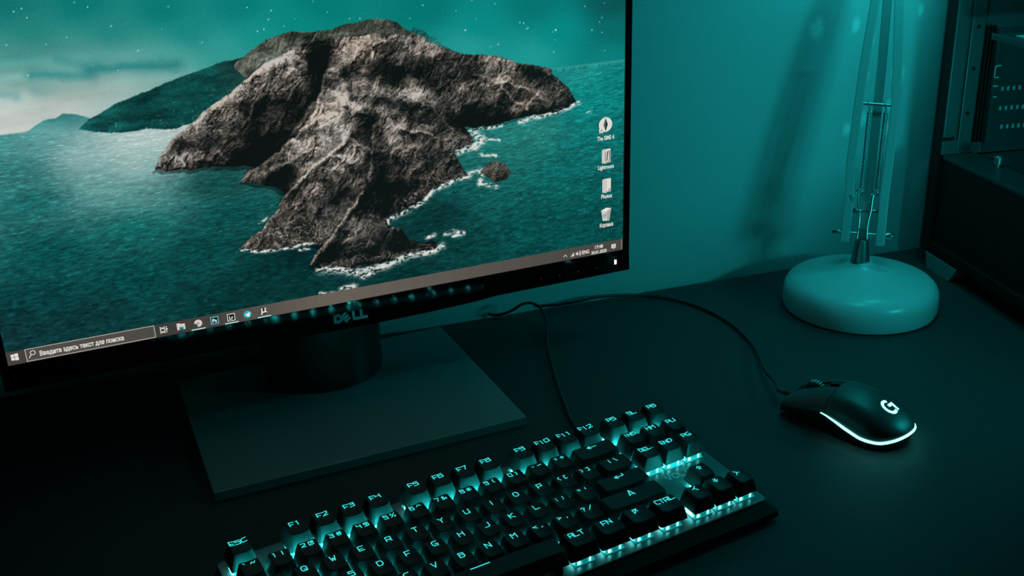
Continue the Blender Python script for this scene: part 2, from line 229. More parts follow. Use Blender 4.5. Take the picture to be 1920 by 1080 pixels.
def desktop_picture():
    """colour of the picture on the display, sampled on a grid; row 0 is the top. linear RGB"""
    rg = np.random.RandomState(7)
    X, Y = np.meshgrid(np.linspace(0, 1920, NX), np.linspace(0, 1080, NY))
    def vnoise(x, y, seed):
        r = np.random.RandomState(seed); T = r.rand(256, 256)
        xi = np.floor(x).astype(int); yi = np.floor(y).astype(int)
        fx = x-xi; fy = y-yi; fx = fx*fx*(3-2*fx); fy = fy*fy*(3-2*fy)
        g = lambda a, b: T[(yi+b) % 256, (xi+a) % 256]
        return (g(0,0)*(1-fx)+g(1,0)*fx)*(1-fy)+(g(0,1)*(1-fx)+g(1,1)*fx)*fy
    def fbm(x, y, seed, n=5, gain=.5, ridged=False):
        t = 0; a = 1; s = 0
        for k in range(n):
            v = vnoise(x*2**k+k*13.7, y*2**k+k*7.1, seed+k)
            if ridged: v = 1-np.abs(2*v-1)
            t = t+a*v; s += a; a *= gain
        return t/s
    def inside(poly, x, y):
        m = np.zeros(x.shape, bool); n = len(poly)
        for i in range(n):
            (x0, y0), (x1, y1) = poly[i], poly[(i+1) % n]
            if y0 == y1: continue
            c = ((y0 > y) != (y1 > y)) & (x < (x1-x0)*(y-y0)/(y1-y0)+x0)
            m ^= c
        return m
    def dist(pl, x, y):
        d = np.full(x.shape, 1e9)
        for (x0, y0), (x1, y1) in zip(pl[:-1], pl[1:]):
            L = (x1-x0)**2+(y1-y0)**2+1e-6
            t = np.clip(((x-x0)*(x1-x0)+(y-y0)*(y1-y0))/L, 0, 1)
            d = np.minimum(d, (x-x0-t*(x1-x0))**2+(y-y0-t*(y1-y0))**2)
        return np.sqrt(d)
    def idw(pts, vals, p=3.0, soft=900, sx=1.0, sy=1.0):
        gx, gy = np.meshgrid(np.linspace(0, 1920, 193), np.linspace(0, 1080, 109))
        num = 0; den = 0
        for (px, py), v in zip(pts, vals):
            w = 1/(((gx-px)*sx)**2+((gy-py)*sy)**2+soft)**(p/2)
            num = num+w[..., None]*np.asarray(v, float); den = den+w
        G = num/den[..., None]
        u = X/1920*192; v = Y/1080*108
        i = np.minimum(u.astype(int), 191); j = np.minimum(v.astype(int), 107); fu = (u-i)[..., None]; fv = (v-j)[..., None]
        return (G[j, i]*(1-fu)+G[j, i+1]*fu)*(1-fv)+(G[j+1, i]*(1-fu)+G[j+1, i+1]*fu)*fv
    def stroke(pl, w, jit=0):
        d = dist(pl, X+jit*jx, Y+jit*jy)
        return np.exp(-(d/w)**2)
    jx = (fbm(X/28, Y/28, 50, 4)-.5)*60; jy = (fbm(X/28, Y/28, 60, 4)-.5)*60
    # sky
    sky = idw([(a, b) for a, b, c in SKY], [c for a, b, c in SKY], 3.2, 2500, 1, 1.5)
    st = fbm(X/260, Y/34, 3, 5)
    for pl, w, g in CLOUD:
        k = np.clip(stroke(pl, w*1.9, .25)*g*2.0*np.clip((st-.25)*2.2, 0, 1), 0, .7)[..., None]; sky = sky*(1-k)+np.array([20, 112, 112])*k
    band = np.exp(-((Y-330)/90)**2)*np.clip(1-X/700, 0, 1)
    sky = sky*(1+((st-.5)*.55*band)[..., None]) + (rg.rand(NY, NX, 1)-.5)*9
    img = sky
    for sx, sy, s in STAR:
        k = np.clip(np.exp(-((X-sx)**2+(Y-sy)**2)/(s*.95)**2)*1.1, 0, 1)[..., None]; img = img*(1-k)+np.array([215, 240, 236])*k
    # sea
    sea = idw([(a, b) for a, b, c in SEA], [c for a, b, c in SEA], 3.0, 2500, .8, 1.5)
    dep = np.clip((Y-440)/640, .02, 1)
    ph = np.log(1+1.5*dep)*200
    wl = fbm((X+.3*jx)/17, ph+.012*X+.02*jy, 11, 3, .75)
    w2 = fbm(X/220, ph/9, 17, 3)
    wave = (wl-.5)*1.7+(w2-.5)*.3
    sea = sea*(1+(.62*wave*np.clip(1.25-sea.mean(-1)/170, .3, 1))[..., None])+np.clip(wl-.66, 0, 1)[..., None]*np.array([60, 90, 88])*np.clip(sea.mean(-1, keepdims=True)/90, .15, 1.3)
    hz = 446-4*X/1920
    ms = 1/(1+np.exp(-(Y-hz)/.9))[..., None]
    glow = (np.exp(-((Y-hz)/4)**2)*np.clip((X-1500)/300, 0, 1)*.5)[..., None]
    img = img*(1-ms)+sea*ms; img = img*(1-glow)+np.array([90, 165, 160])*glow
    def soft(m):   # one box blur so that the coast is not stepped
        p = np.pad(m.astype(float), 1, mode='edge'); return (p[1:-1, 1:-1]*4+p[:-2, 1:-1]+p[2:, 1:-1]+p[1:-1, :-2]+p[1:-1, 2:])/8
    # foam under the rocks
    fo = 0
    fn = fbm(X/9, Y/5, 21, 4, .6)
    for pl, w in FOAM:
        fo = np.maximum(fo, stroke(pl, w*1.25, .16)*np.clip((fn-.34)*4.2, 0, 1))
    fo = np.clip(fo*1.3, 0, 1)[..., None]
    img = img*(1-fo)+np.array([222, 220, 214])*fo
    # distant land
    m = soft(inside(FAR, X+jx*.1, Y+jy*.1))[..., None]
    n1 = fbm(X/40, Y/16, 31, 5, .6)[..., None]
    up = np.clip((452-Y)/60, 0, 1)[..., None]
    img = img*(1-m)+(np.array([96, 158, 156])*(1-up)+np.array([30, 118, 116])*up)*(.8+.4*n1)*m
    m = soft(inside(MID, X+jx*.16, Y+jy*.16))[..., None]
    sp0 = fbm(X/6, Y/4, 171, 3, .7)
    n2 = fbm(X/70+Y/90, Y/20, 35, 6, .62); r2 = fbm(X/22, Y/10, 37, 4, .6, True)
    hazl = np.clip((430-X)/260, 0, 1)[..., None]
    c = (np.array([12, 64, 62])*(1-hazl)+np.array([30, 110, 108])*hazl)*(.30+1.35*n2+.5*(sp0-.5))[..., None]
    br = np.clip((X-640)/160, 0, 1)[..., None]; c = c*(1-br*.5)+np.array([72, 76, 70])*br*.5*(.5+n2)[..., None]
    c = c+np.clip(r2-.80, 0, 1)[..., None]*np.array([300, 420, 410])*np.clip((vnoise(X/60, Y/30, 39)-.35)*3, 0, 1)[..., None]*np.clip((Y-300)/100, .2, 1)[..., None]
    img = img*(1-m)+c*m
    # rock shading: a relief lit from the upper left
    wx = X+jx*.6; wy = Y+jy*.6
    H = fbm((wx+.5*wy)/95, (wy-.25*wx)/120, 41, 7, .56, True)*60+fbm(wx/24, wy/30, 45, 5, .6)*26+fbm((wx+.7*wy)/16, (wy-.7*wx)/50, 55, 4, .6, True)*12
    for pl, w, g in RIDGE: H = H+stroke(pl, w*1.6, .45)*g*55
    for pl, w, g in VALLEY: H = H-stroke(pl, w*1.3, .5)*g*70
    gy, gx = np.gradient(H, 1080/(NY-1), 1920/(NX-1))
    L = fbm((wx+.4*wy)/150, (wy-.2*wx)/150, 141, 4, .5, True)*70
    for pl, w, g in RIDGE: L = L+stroke(pl, w*2.4, .5)*g*60
    by, bx = np.gradient(L, 1080/(NY-1), 1920/(NX-1))
    sh = np.tanh((.55*gx+.75*gy)*.75)
    tone = idw([(a, b) for a, b, c in TONE], [[c] for a, b, c in TONE], 3.6, 500)[..., 0]
    def cells(x, y, seed):
        """jittered cells: (distance to the nearest border, a random value and a random slope per cell)"""
        r = np.random.RandomState(seed); JX, JY, RV, RA = r.rand(4, 128, 128)
        xi = np.floor(x).astype(int); yi = np.floor(y).astype(int); d1 = np.full(x.shape, 9.); d2 = d1.copy(); v = np.zeros(x.shape); sl = v.copy()
        for a in (-1, 0, 1):
            for b in (-1, 0, 1):
                ii = (xi+a) % 128; jj = (yi+b) % 128; dx = x-(xi+a+JX[jj, ii]); dy = y-(yi+b+JY[jj, ii]); d = dx*dx+dy*dy
                n = d < d1; d2 = np.where(n, d1, np.minimum(d2, d)); v = np.where(n, RV[jj, ii], v)
                an = RA[jj, ii]*6.283; sl = np.where(n, dx*np.cos(an)+dy*np.sin(an), sl); d1 = np.minimum(d1, d)
        return np.sqrt(d2)-np.sqrt(d1), v, sl
    sp = fbm(X/5.5, Y/4.5, 71, 3, .7); sp2 = fbm(X/2.2, Y/2.0, 75, 2, .8)
    dark = fbm(wx/60, wy/34, 81, 4, .55)
    e1, v1, s1 = cells((wx+.6*wy)/34, (wy-.45*wx)/52, 101); e2, v2, s2 = cells((wx+.3*wy)/13, (wy-.3*wx)/17, 103)
    facet = (v1-.5)*.55+s1*.35+(v2-.5)*.75+s2*.45
    tone = np.clip(tone+(tone-.30)*.55, .05, .85)
    big = np.tanh((.55*bx+.75*by)*2.2)
    B = tone-.05+sh*(.06+.30*tone)+big*(.05+.12*tone)+(sp-.5)*(.12+.62*tone)+(sp2-.5)*(.12+.50*tone)+facet*(.05+.34*tone)
    B = B-np.clip(.10-e1, 0, 1)*.9*tone-np.clip(.12-e2, 0, 1)*.7*tone
    veg = np.clip((fbm(wx/46, wy/26, 121, 5, .6)-.5)*5, 0, 1)*np.clip((690-Y)/160, 0, 1)       # scrub on the upper slopes
    B = B*(1-.45*veg)+.45*veg*(.13+(sp-.5)*.30+(sp2-.5)*.25)
    B = B*(.55+.62*np.clip((dark-.32)*3.2, 0, 1))
    def blur(m, r):
        for ax in (0, 1):
            k = max(1, int(r)); c = np.cumsum(np.pad(m, [(k+1, k) if a == ax else (0, 0) for a in (0, 1)], mode='edge'), axis=ax)
            m = (np.take(c, range(2*k+1, c.shape[ax]), ax)-np.take(c, range(0, c.shape[ax]-2*k-1), ax))/(2*k+1)
        return m
    for pl, wd, g in MASS:                    # overlapping spurs, far to near: sunlit crest on the upper left, shade on the lower right
        m0 = inside(pl, X+jx*.34, Y+jy*.34).astype(float); b1 = blur(m0, wd*.5); b2 = blur(m0, wd*1.6)
        gy1, gx1 = np.gradient(b1); gy2, gx2 = np.gradient(b2); lit = np.clip((.7*gx1+.7*gy1)*wd*1.1, -1, 1); wide = np.clip((.75*gx2+.65*gy2)*wd*3.0, -1, 1)
        B = np.where(m0 > .5, B*(1+.35*g*wide)+np.clip(lit, 0, 1)*.26*g*(.3+1.2*sp)-np.clip(-lit, 0, 1)*.12*g, B*(1-.62*g*np.clip(-wide, 0, 1)*np.clip(b2*2.5, 0, 1)))
    for pl, wv, g in RIDGE: B = B+stroke(pl, wv*.5, .4)*g*.75*(.25+1.4*sp)
    for pl, wv, g in VALLEY: B = B*(1-np.clip(stroke(pl, wv*1.2, .6)*g*2.2, 0, .8))
    bo = 0
    for pl in BOULDER: bo = np.maximum(bo, blur(inside(pl, X+jx*.5, Y+jy*.5).astype(float), 3))
    e3, v3, s3 = cells((wx+.9*jx)/10, (wy+.9*jy)/7, 131); bb = np.clip((.12+.62*v3**1.6-.30*s3)*np.clip(e3*4.5, 0, 1), .03, .9)
    B = B*(1-.6*bo)+.6*bo*bb
    B = .27+(B-.27)*1.42; B = np.where(B > .5, .5+(B-.5)*.7, B); B = np.clip(B, .025, .9)
    def rockcol(B, warm):
        k = np.clip(B, 0, 1)[..., None]
        lo = np.array([8, 14, 14]); mi = np.array([92, 86, 80]); hi = np.array([226, 216, 204])
        c = np.where(k < .42, lo+(mi-lo)*(k/.42), mi+(hi-mi)*((k-.42)/.58))
        return c*(1+warm[..., None]*np.array([.05, 0, -.04]))
    warm = (fbm(X/120, Y/80, 91, 3)-.45)*1.6
    m = soft(inside(BACK2, X+jx*.12, Y+jy*.12))[..., None]
    img = img*(1-m)+(np.array([30, 104, 100])*(.4+1.1*n2[..., None])+sh[..., None]*22)*m
    m = soft(inside(BACK, X+jx*.12, Y+jy*.12))[..., None]
    tb = np.clip(.36+(sp-.5)*.34+(sp2-.5)*.2+sh*.12+big*.10+(dark-.5)*.55-.10*np.exp(-((X-1030)/90)**2-((Y-235)/40)**2), .06, .8)
    c = rockcol(tb, warm)*np.array([.82, .93, .89]); k = np.clip((740-X)/150, 0, 1)[..., None]*.35
    img = img*(1-m)+(c*(1-k)+np.array([30, 96, 92])*(.6+.6*n2[..., None])*k)*m
    coast = soft(inside(ISL, X+jx*.2, Y+jy*.2))
    sha = soft(inside(ISL, X+jx*.3+6, Y+jy*.3-9))[..., None]*np.clip((Y-560)/40, 0, 1)[..., None]*(1-fo)   # dark water by the cliffs
    img = img*(1-.45*sha*(1-coast[..., None]))
    img = img*(1-coast[..., None])+rockcol(B, warm)*coast[..., None]
    m = soft(inside(ROCK, X+jx*.12, Y+jy*.12)); rb = np.clip(.36+sh*.16+(sp-.5)*.5-.25*np.clip((Y-735)/40, 0, 1), .03, .8)
    img = img*(1-m[..., None])+rockcol(rb, warm)*m[..., None]
    # surf thrown over the lowest rocks
    k = (fo[..., 0]*np.clip((fn-.52)*6, 0, 1)*coast)[..., None]*.8
    img = img*(1-k)+np.array([222, 220, 214])*k
    c = np.clip(img/255, 0, 1)
    return np.where(c <= .04045, c/12.92, ((c+.055)/1.055)**2.4).astype(np.float32)
# ------------------------------------------------------------------ strokes of the square key lettering (grid 4 wide, 5 high)
GL = dict(A='00 04 15 45 40|02 42', B='00 05 35 44 33 03|33 42 41 30 00', C='45 15 04 01 10 40', D='00 05 35 44 41 30 00', E='45 05 00 40|02 32', F='45 05 00|02 32', G='45 15 04 01 10 40 42 22', H='00 05|40 45|03 43', I='25 20', J='45 41 30 00', K='05 00|45 03 40', L='05 00 40', M='00 05 23 45 40', N='00 05 40 45', O='15 04 01 10 30 41 44 35 15', P='00 05 45 42 02', Q='15 04 01 10 30 41 44 35 15|22 40', R='00 05 45 42 02|22 40', S='45 05 03 43 40 00', T='05 45|25 20', U='05 00 40 45', V='05 20 45', W='05 10 23 30 45', X='05 40|00 45', Y='05 23 45|23 20', Z='05 45 00 40')
GL.update({'0': '05 00 40 45 05', '1': '15 25 20', '2': '05 45 43 00 40', '3': '05 45 40 00|13 43', '4': '05 03 43|45 40', '5': '45 05 03 43 40 00', '6': '45 05 00 40 43 03', '7': '05 45 20', '8': '05 45 40 00 05|03 43', '9': '00 40 45 05 03 43',
 '!': '25 22|21 20', '@': '40 00 05 45 42 22 24 44', '#': '10 15|30 35|02 42|04 44', '$': '45 05 03 43 40 00|25 20', '%': '00 45|05 15 14 04 05|30 40 41 31 30', '^': '03 25 43', '&': '40 04 15 24 01 10 42', '*': '04 41|01 44|25 20', '(': '35 24 21 30', ')': '15 24 21 10', '-': '13 33', '_': '03 43', '=': '14 34|12 32', '+': '03 43|25 21', '[': '35 15 10 30', ']': '15 35 30 10', '{': '35 24 13 21 30', '}': '15 24 33 21 10', '\\': '15 30', '|': '25 20', ';': '24 23|21 10', ':': '24 23|21 20', "'": '25 23', '"': '15 13|35 33', ',': '21 10', '.': '21 20', '<': '44 03 41', '>': '04 43 01', '/': '00 45', '?': '04 15 35 44 22|21 20', '~': '02 14 32 44', '`': '15 24',
 '\u2190': '03 63|24 03 22|14 12', '\u21b5': '65 63 03|24 03 22|14 12', '\u21e7': '00 25 40 31 21 11 00|13 33', '\u25a4': '05 00 45 05|24 42', 'u': '02 24 42|10 22 30', 'd': '43 21 03|35 23 15', 'l': '45 23 40|23 02', 'r': '05 23 00|23 42', '\u2302': '03 25 43|12 10 30 32', 'o': '14 03 02 11 31 42 43 34 14', 's': '12 32|21 23|22 22|04 04|44 44|00 00|40 40', 'q': '14 11 41 44 14', 'p': '04 40|00 44 40', 'n': '01 02|20 22|40 44', 'm': '04 00 40 44 04|04 22 44', 'w': '04 01 41 44 04|10 30'})
def glyph(mb, ch, x, y, u, w, f):
    for pl in GL.get(ch, '').split('|'):
        if pl:
            pts = [(x+int(q[0])*u, y+int(q[1])*u) for q in pl.split()]
            mb.line(pts if len(pts) > 1 else pts*2, w, f)
def word(mb, s, cx, cy, u, w, f, adv=5.3):
    L = (len(s)-1)*adv*u+4*u
    for i, ch in enumerate(s): glyph(mb, ch, cx-L/2+i*adv*u, cy-2.5*u, u, w, f)
_fonts = {}
def text_polys(s, size, cx=0, cy=0, width=None, bold=0.0):
    """flat triangles of a line of text, centred on (cx, cy), in the unit of size"""
    c = bpy.data.curves.new('t', 'FONT'); c.body = s; c.size = 1; c.offset = bold; c.resolution_u = 3
    o = bpy.data.objects.new('t', c); COL.objects.link(o); bpy.context.view_layer.update()
    me = bpy.data.meshes.new_from_object(o.evaluated_get(bpy.context.evaluated_depsgraph_get()))
    vs = np.array([(v.co.x, v.co.y) for v in me.vertices]); fs = [tuple(p.vertices) for p in me.polygons]
    bpy.data.objects.remove(o); bpy.data.curves.remove(c); bpy.data.meshes.remove(me)
    x0, x1 = vs[:, 0].min(), vs[:, 0].max()
    sx = width/(x1-x0) if width else size; sy = size
    vs = np.stack([(vs[:, 0]-(x0+x1)/2)*sx+cx, (vs[:, 1]-.36)*sy+cy], 1)
    return vs, fs

# ------------------------------------------------------------------ monitor
SYAW, STILT = -0.1114, -0.0115
def build_monitor():
    t = thing('monitor', 'wide black desktop monitor showing a rocky island picture, on a square grey stand', 'monitor', (160.9, 232.1, 0), SYAW)
    X0, Y0, Z0 = -252.06, 5.58, 94.19; st, ct = math.sin(STILT), math.cos(STILT)
    def S(u, v, w=0): return (X0+u, Y0+v*st+w*ct, Z0+v*ct-w*st)       # u right, v up, w into the monitor (mm)
    def sbox(mb, u0, u1, v0, v1, w0, w1): return mb.prism([(u0, v0), (u1, v0), (u1, v1), (u0, v1)], w1, w0, S)
    SW, SH = 531.36, 298.89
    # stand base with a fine edge, riser, cable opening
    MB().box(-128, 128, -103.5, 103.5, 0, 8).build('stand_base', M['stand'], t, bevel=.8)
    n = 64; prof = [(54*math.cos(2*math.pi*k/n), 66+50*math.sin(2*math.pi*k/n)) for k in range(n)]
    MB().prism(prof, 8, 265).build('stand_riser', M['riser'], t, smooth=40)
    ring = []
    for k in range(49):
        a = 2*math.pi*k/48; x = 1.5+25.5*math.cos(a); z = 80+26*math.sin(a); y = 66-50*math.sqrt(1-(x/54)**2); ring.append((x, y-.1, z))
    MB().tube(ring[:-1], .35, 6, closed=True).build('cable_opening_rim', M['steel'], t, smooth=60)
    # body
    def BW(v): return -1.2+v*.055                                          # the chin's face leans back slightly
    b = sbox(MB(), -6.2, SW+6.2, -20.5, SH+6.5, 1.2, 9.6); b.build('rear_housing', M['black'], t, bevel=1.5)
    f = MB(); sbox(f, -6.2, 0, 0, SH+6.5, -1.2, 3); sbox(f, SW, SW+6.2, 0, SH+6.5, -1.2, 3); sbox(f, 0, SW, SH, SH+6.5, -1.2, 3)
    f.build('side_bezel', M['gloss'], t)
    bm_ = MB(); q8 = [S(u, v, w) for u in (-6.2, SW+6.2) for v, w in ((-20.5, BW(-20.5)), (0, -1.2), (0, 3), (-20.5, 3))]
    bm_.add(q8, [(0, 1, 2, 3), (7, 6, 5, 4), (0, 4, 5, 1), (1, 5, 6, 2), (2, 6, 7, 3), (3, 7, 4, 0)]); bz = bm_.build('bottom_bezel', M['gloss'], t)
    ch = [(170, -19)]+[(180+k*(220/20), -20.5-3.2*math.sin(math.pi*min(1, max(0, k/20)))**.6) for k in range(21)]+[(410, -19)]
    MB().prism(ch, 9.4, -2.6, S).build('bezel_lip', M['gloss'], t)
    lg = MB()
    def thick(pl, w, ang=0, ox=0, oy=0):
        c, s_ = math.cos(ang), math.sin(ang)
        pts = [(ox+x*c-y*s_, oy+x*s_+y*c) for x, y in pl]
        for (xa, ya), (xb, yb) in zip(pts[:-1], pts[1:]):
            L = math.hypot(xb-xa, yb-ya); dx, dy = (xb-xa)/L*w/2, (yb-ya)/L*w/2
            lg.prism([(xa-dx+dy, ya-dy-dx), (xb+dx+dy, yb+dy-dx), (xb+dx-dy, yb+dy+dx), (xa-dx-dy, ya-dy+dx)], 0, 1, lambda u, v, w: S(u, v, BW(v)-w*(.5+(-8.5-v)*.12)))
    ux, vy = 251.6, -16.6
    thick([(1.1, 1.1), (1.1, 6.4), (4.4, 6.4), (6.2, 4.9), (6.2, 2.6), (4.4, 1.1), (1.1, 1.1)], 2.35, 0, ux, vy)
    for yy in (1.0, 3.8, 6.6): thick([(.3, yy), (4.4, yy)], 1.75, .62, ux+10.6, vy-.6)
    thick([(.3, .8), (.3, 6.8)], 2.0, .62, ux+10.6, vy-.6)
    for xx in (16.2, 23.0): thick([(xx+1, 7.0), (xx+1, 1.1), (xx+5.2, 1.1)], 2.35, 0, ux, vy)
    lg.build('logo', M['logo'], bz)
    sbox(MB(), 521.6, 523.8, -12.6, -8.2, -2.35, -1.0).build('power_light', M['white_led'], bz)
    for k in range(4): sbox(MB(), 445+19*k, 446+19*k, -13.2, -12.2, -2.6, -1.0).build('touch_button', M['print'], bz)
    # display: the picture is carried as colour on a fine grid
    img = desktop_picture()
    xs = np.linspace(0, SW, NX); ys = np.linspace(SH, 0, NY); UU, VV = np.meshgrid(xs, ys)
    co = np.stack([X0+UU, Y0+VV*st, Z0+VV*ct], -1).reshape(-1, 3)*MM
    i = np.arange(NX*NY).reshape(NY, NX); q = np.stack([i[1:, :-1], i[1:, 1:], i[:-1, 1:], i[:-1, :-1]], -1).reshape(-1, 4)
    me = bpy.data.meshes.new('display'); me.vertices.add(len(co)); me.vertices.foreach_set('co', co.astype(np.float32).ravel())
    me.loops.add(q.size); me.loops.foreach_set('vertex_index', q.ravel().astype(np.int32)); me.polygons.add(len(q))
    me.polygons.foreach_set('loop_start', np.arange(0, q.size, 4, dtype=np.int32)); me.polygons.foreach_set('loop_total', np.full(len(q), 4, np.int32)); me.update(calc_edges=True)
    at = me.color_attributes.new('Col', 'FLOAT_COLOR', 'POINT'); at.data.foreach_set('color', np.concatenate([img.reshape(-1, 3), np.ones((NX*NY, 1), np.float32)], 1).ravel())
    me.materials.append(M['screen']); dp = link('display', me, t); dp['label'] = 'lit display showing a rocky island in a teal sea under stars'
    k = SW/1920
    def L(w): return lambda x, y: S(x*k, (1080-y)*k, -w)                # desktop pixel (y down) -> point, w mm proud of the glass
    A, B, C3 = L(.12), L(.22), L(.30)
    def R4(x0, x1, y0, y1): return [(x0, y1), (x1, y1), (x1, y0), (x0, y0)]
    def disc(x, y, r, n=20, a0=0, a1=2*math.pi): return [(x+r*math.cos(a0+(a1-a0)*j/n), y-r*math.sin(a0+(a1-a0)*j/n)) for j in range(n)]
    # taskbar
    tb = MB(); xs_ = [0, 60, 400, 520, 700, 900, 1300, 1650, 1920]; g = [(70, 67, 64), (66, 63, 60), (62, 60, 58), (66, 63, 60), (88, 82, 76), (104, 97, 89), (92, 86, 80), (80, 75, 70), (74, 69, 65)]
    for a_, b_, ca, cb in zip(xs_[:-1], xs_[1:], g[:-1], g[1:]):
        for j in range(6):
            f_ = (j+.5)/6; tb.col = srgb(*[p*(1-f_)+q_*f_ for p, q_ in zip(ca, cb)]); tb.poly(R4(a_+(b_-a_)*j/6, a_+(b_-a_)*(j+1)/6, 1040, 1080), A)
    tbo = tb.build('taskbar', M['screen'], dp)
    WH = srgb(228, 222, 216)
    sb = MB(); sb.col = srgb(80, 76, 71); sb.poly(R4(49, 391, 1041, 1077), B); sb.col = srgb(186, 178, 168)
    for r in (R4(48, 392, 1040, 1042), R4(48, 392, 1076, 1078), R4(48, 50, 1040, 1078), R4(390, 392, 1040, 1078)): sb.poly(r, C3)
    sb.build('search_box', M['screen'], dp)
    def put(name, s, x, y, size, width=None, col=WH, bold=.03):
        m = MB(); m.col = col; vs, fs = text_polys(s, size, 0, 0, width, bold); f_ = L(.36); m.add([f_(x+a_, y-b_) for a_, b_ in vs], fs); m.build(name, M['screen'], dp)
    put('search_text', '\u0412\u0432\u0435\u0434\u0438\u0442\u0435 \u0437\u0434\u0435\u0441\u044c \u0442\u0435\u043a\u0441\u0442 \u0434\u043b\u044f \u043f\u043e\u0438\u0441\u043a\u0430', 195, 1060, 19.5, 222)
    def icon(name, fn):
        m = MB(); fn(m); m.build(name, M['screen'], dp)
    def ln(m, pts, w, f_=C3): m.line(pts, w, lambda x, y: f_(x, y))
    def win(m):
        m.col = srgb(232, 226, 222)
        for x0, x1, s in ((11, 19.2, 0), (20.4, 30, 1)):
            for ya, yb in ((0, 1), (1, 0)):
                o = 1.6*(1-s)
                if ya == 0: m.poly([(x0, 1057), (x1, 1057), (x1, 1047.5+o*.4), (x0, 1047.5+o)], C3)
                else: m.poly([(x0, 1067.5-o), (x1, 1067.5-o*.4), (x1, 1058.2), (x0, 1058.2)], C3)
    icon('start_icon', win)
    def mag(m):
        m.col = WH; c_ = disc(67, 1054, 6.2); ln(m, c_+[c_[0]], 1.8); ln(m, [(62.4, 1059), (56, 1067)], 2.2)
    icon('search_icon', mag)
    def tv(m):
        m.col = WH; ln(m, [(407, 1050), (407, 1052), (419, 1052), (419, 1050)], 2); ln(m, [(407, 1055), (407, 1064), (419, 1064), (419, 1055), (407, 1055)], 2); ln(m, [(407, 1069), (407, 1067), (419, 1067), (419, 1069)], 2); ln(m, [(424, 1050), (424, 1068)], 1.8); m.poly(R4(422, 427, 1056, 1060), C3)
    icon('task_view_icon', tv)
    def exp(m):
        m.col = srgb(214, 206, 198); m.poly([(453, 1069), (476, 1069), (476, 1051), (464, 1051), (462, 1048), (453, 1048)], B); m.col = srgb(40, 150, 156); m.poly(R4(459, 471, 1060, 1069), C3); m.col = srgb(20, 90, 95); m.poly(R4(462.5, 467.5, 1064, 1069), L(.36))
    icon('folder_icon', exp)
    def chrm(m):
        m.col = srgb(226, 200, 186); m.poly(disc(513, 1059, 11.5), B); m.col = srgb(196, 184, 172); m.poly([(513, 1059)]+disc(513, 1059, 11.5, 10, math.pi*.9, math.pi*1.6), L(.26)); m.col = srgb(70, 64, 60); m.poly([(513, 1059)]+disc(513, 1059, 11.8, 10, math.pi*1.0, math.pi*1.45), L(.28)); m.col = srgb(235, 225, 215); m.poly(disc(513, 1059, 5.6), C3); m.col = srgb(60, 180, 190); m.poly(disc(513, 1059, 4.2), L(.36))
    icon('browser_icon', chrm)
    def sq(m, x, edge, fill):
        m.col = srgb(*edge); m.poly(R4(x-11.5, x+11.5, 1048, 1071), B); m.col = srgb(*fill); m.poly(R4(x-9.6, x+9.6, 1050, 1069), L(.28))
    icon('photo_editor_icon', lambda m: sq(m, 560, (90, 210, 215), (8, 26, 34))); put('icon_letters', 'Ps', 560, 1060, 16, 13, srgb(220, 235, 235))
    icon('photo_library_icon', lambda m: sq(m, 608, (222, 222, 216), (30, 32, 32))); put('icon_letters', 'Lr', 608, 1060, 16, 12, srgb(232, 230, 224))
    def tg(m):
        m.col = srgb(40, 178, 186); m.poly(disc(656, 1060, 11.5, 28), B); m.col = srgb(236, 236, 232); m.poly([(648.5, 1060.5), (655, 1066.5), (661, 1068), (664, 1053.5)], C3)
    icon('messenger_icon', tg)
    def mu(m):
        m.col = srgb(92, 86, 80); m.poly(disc(704, 1058, 12, 28), B); m.col = srgb(40, 36, 34); m.poly(disc(703, 1060, 10, 24), L(.26)); m.col = srgb(240, 236, 230)
        ln(m, [(699, 1052), (697.5, 1068)], 3.6, L(.36)); ln(m, [(699, 1060.5), (704, 1063), (708, 1060)], 3.4, L(.36)); ln(m, [(709, 1051), (708, 1061), (711, 1062.5)], 3.6, L(.36))
    icon('download_icon', mu)
    for x in (512, 608, 704):
        m = MB(); m.col = srgb(190, 236, 232); m.poly(R4(x-20, x+20, 1075.5, 1078.5), C3); m.build('running_mark', M['screen'], dp)
    # notification area
    icon('caret_icon', lambda m: (setattr(m, 'col', WH), ln(m, [(1697, 1067), (1703, 1061), (1709, 1067)], 2)))
    def wifi(m):
        m.col = srgb(210, 204, 198)
        m.poly([(1722, 1071), (1736, 1071), (1736, 1057)], C3); m.col = srgb(120, 114, 108); ln(m, [(1724, 1064), (1731, 1056)], 1.6)
    icon('network_icon', wifi)
    def vol(m):
        m.col = WH; m.poly([(1742, 1067), (1745, 1067), (1750, 1072), (1750, 1056), (1745, 1061), (1742, 1061)], C3)
        for r in (5, 8.5, 12): ln(m, disc(1750, 1064, r, 8, -.8, .8+.2), 1.5)
    icon('volume_icon', vol)
    put('language_text', 'ENG', 1779, 1063, 17.5, 26); put('clock_text', '17:48', 1829, 1053, 16, 30); put('date_text', '30.01.2020', 1829, 1071, 15.5, 58)
    def note(m):
        m.col = srgb(226, 220, 214); m.poly(R4(1876, 1893, 1054, 1068), C3); m.poly([(1884, 1073), (1889, 1068), (1884, 1068)], C3); m.col = srgb(120, 114, 108)
        for y in (1057.5, 1061, 1064.5): ln(m, [(1879, y), (1890, y)], 1.2, L(.38))
    icon('notification_icon', note)
    icon('desktop_edge', lambda m: (setattr(m, 'col', srgb(150, 142, 134)), m.poly(R4(1914, 1916, 1042, 1078), C3)))
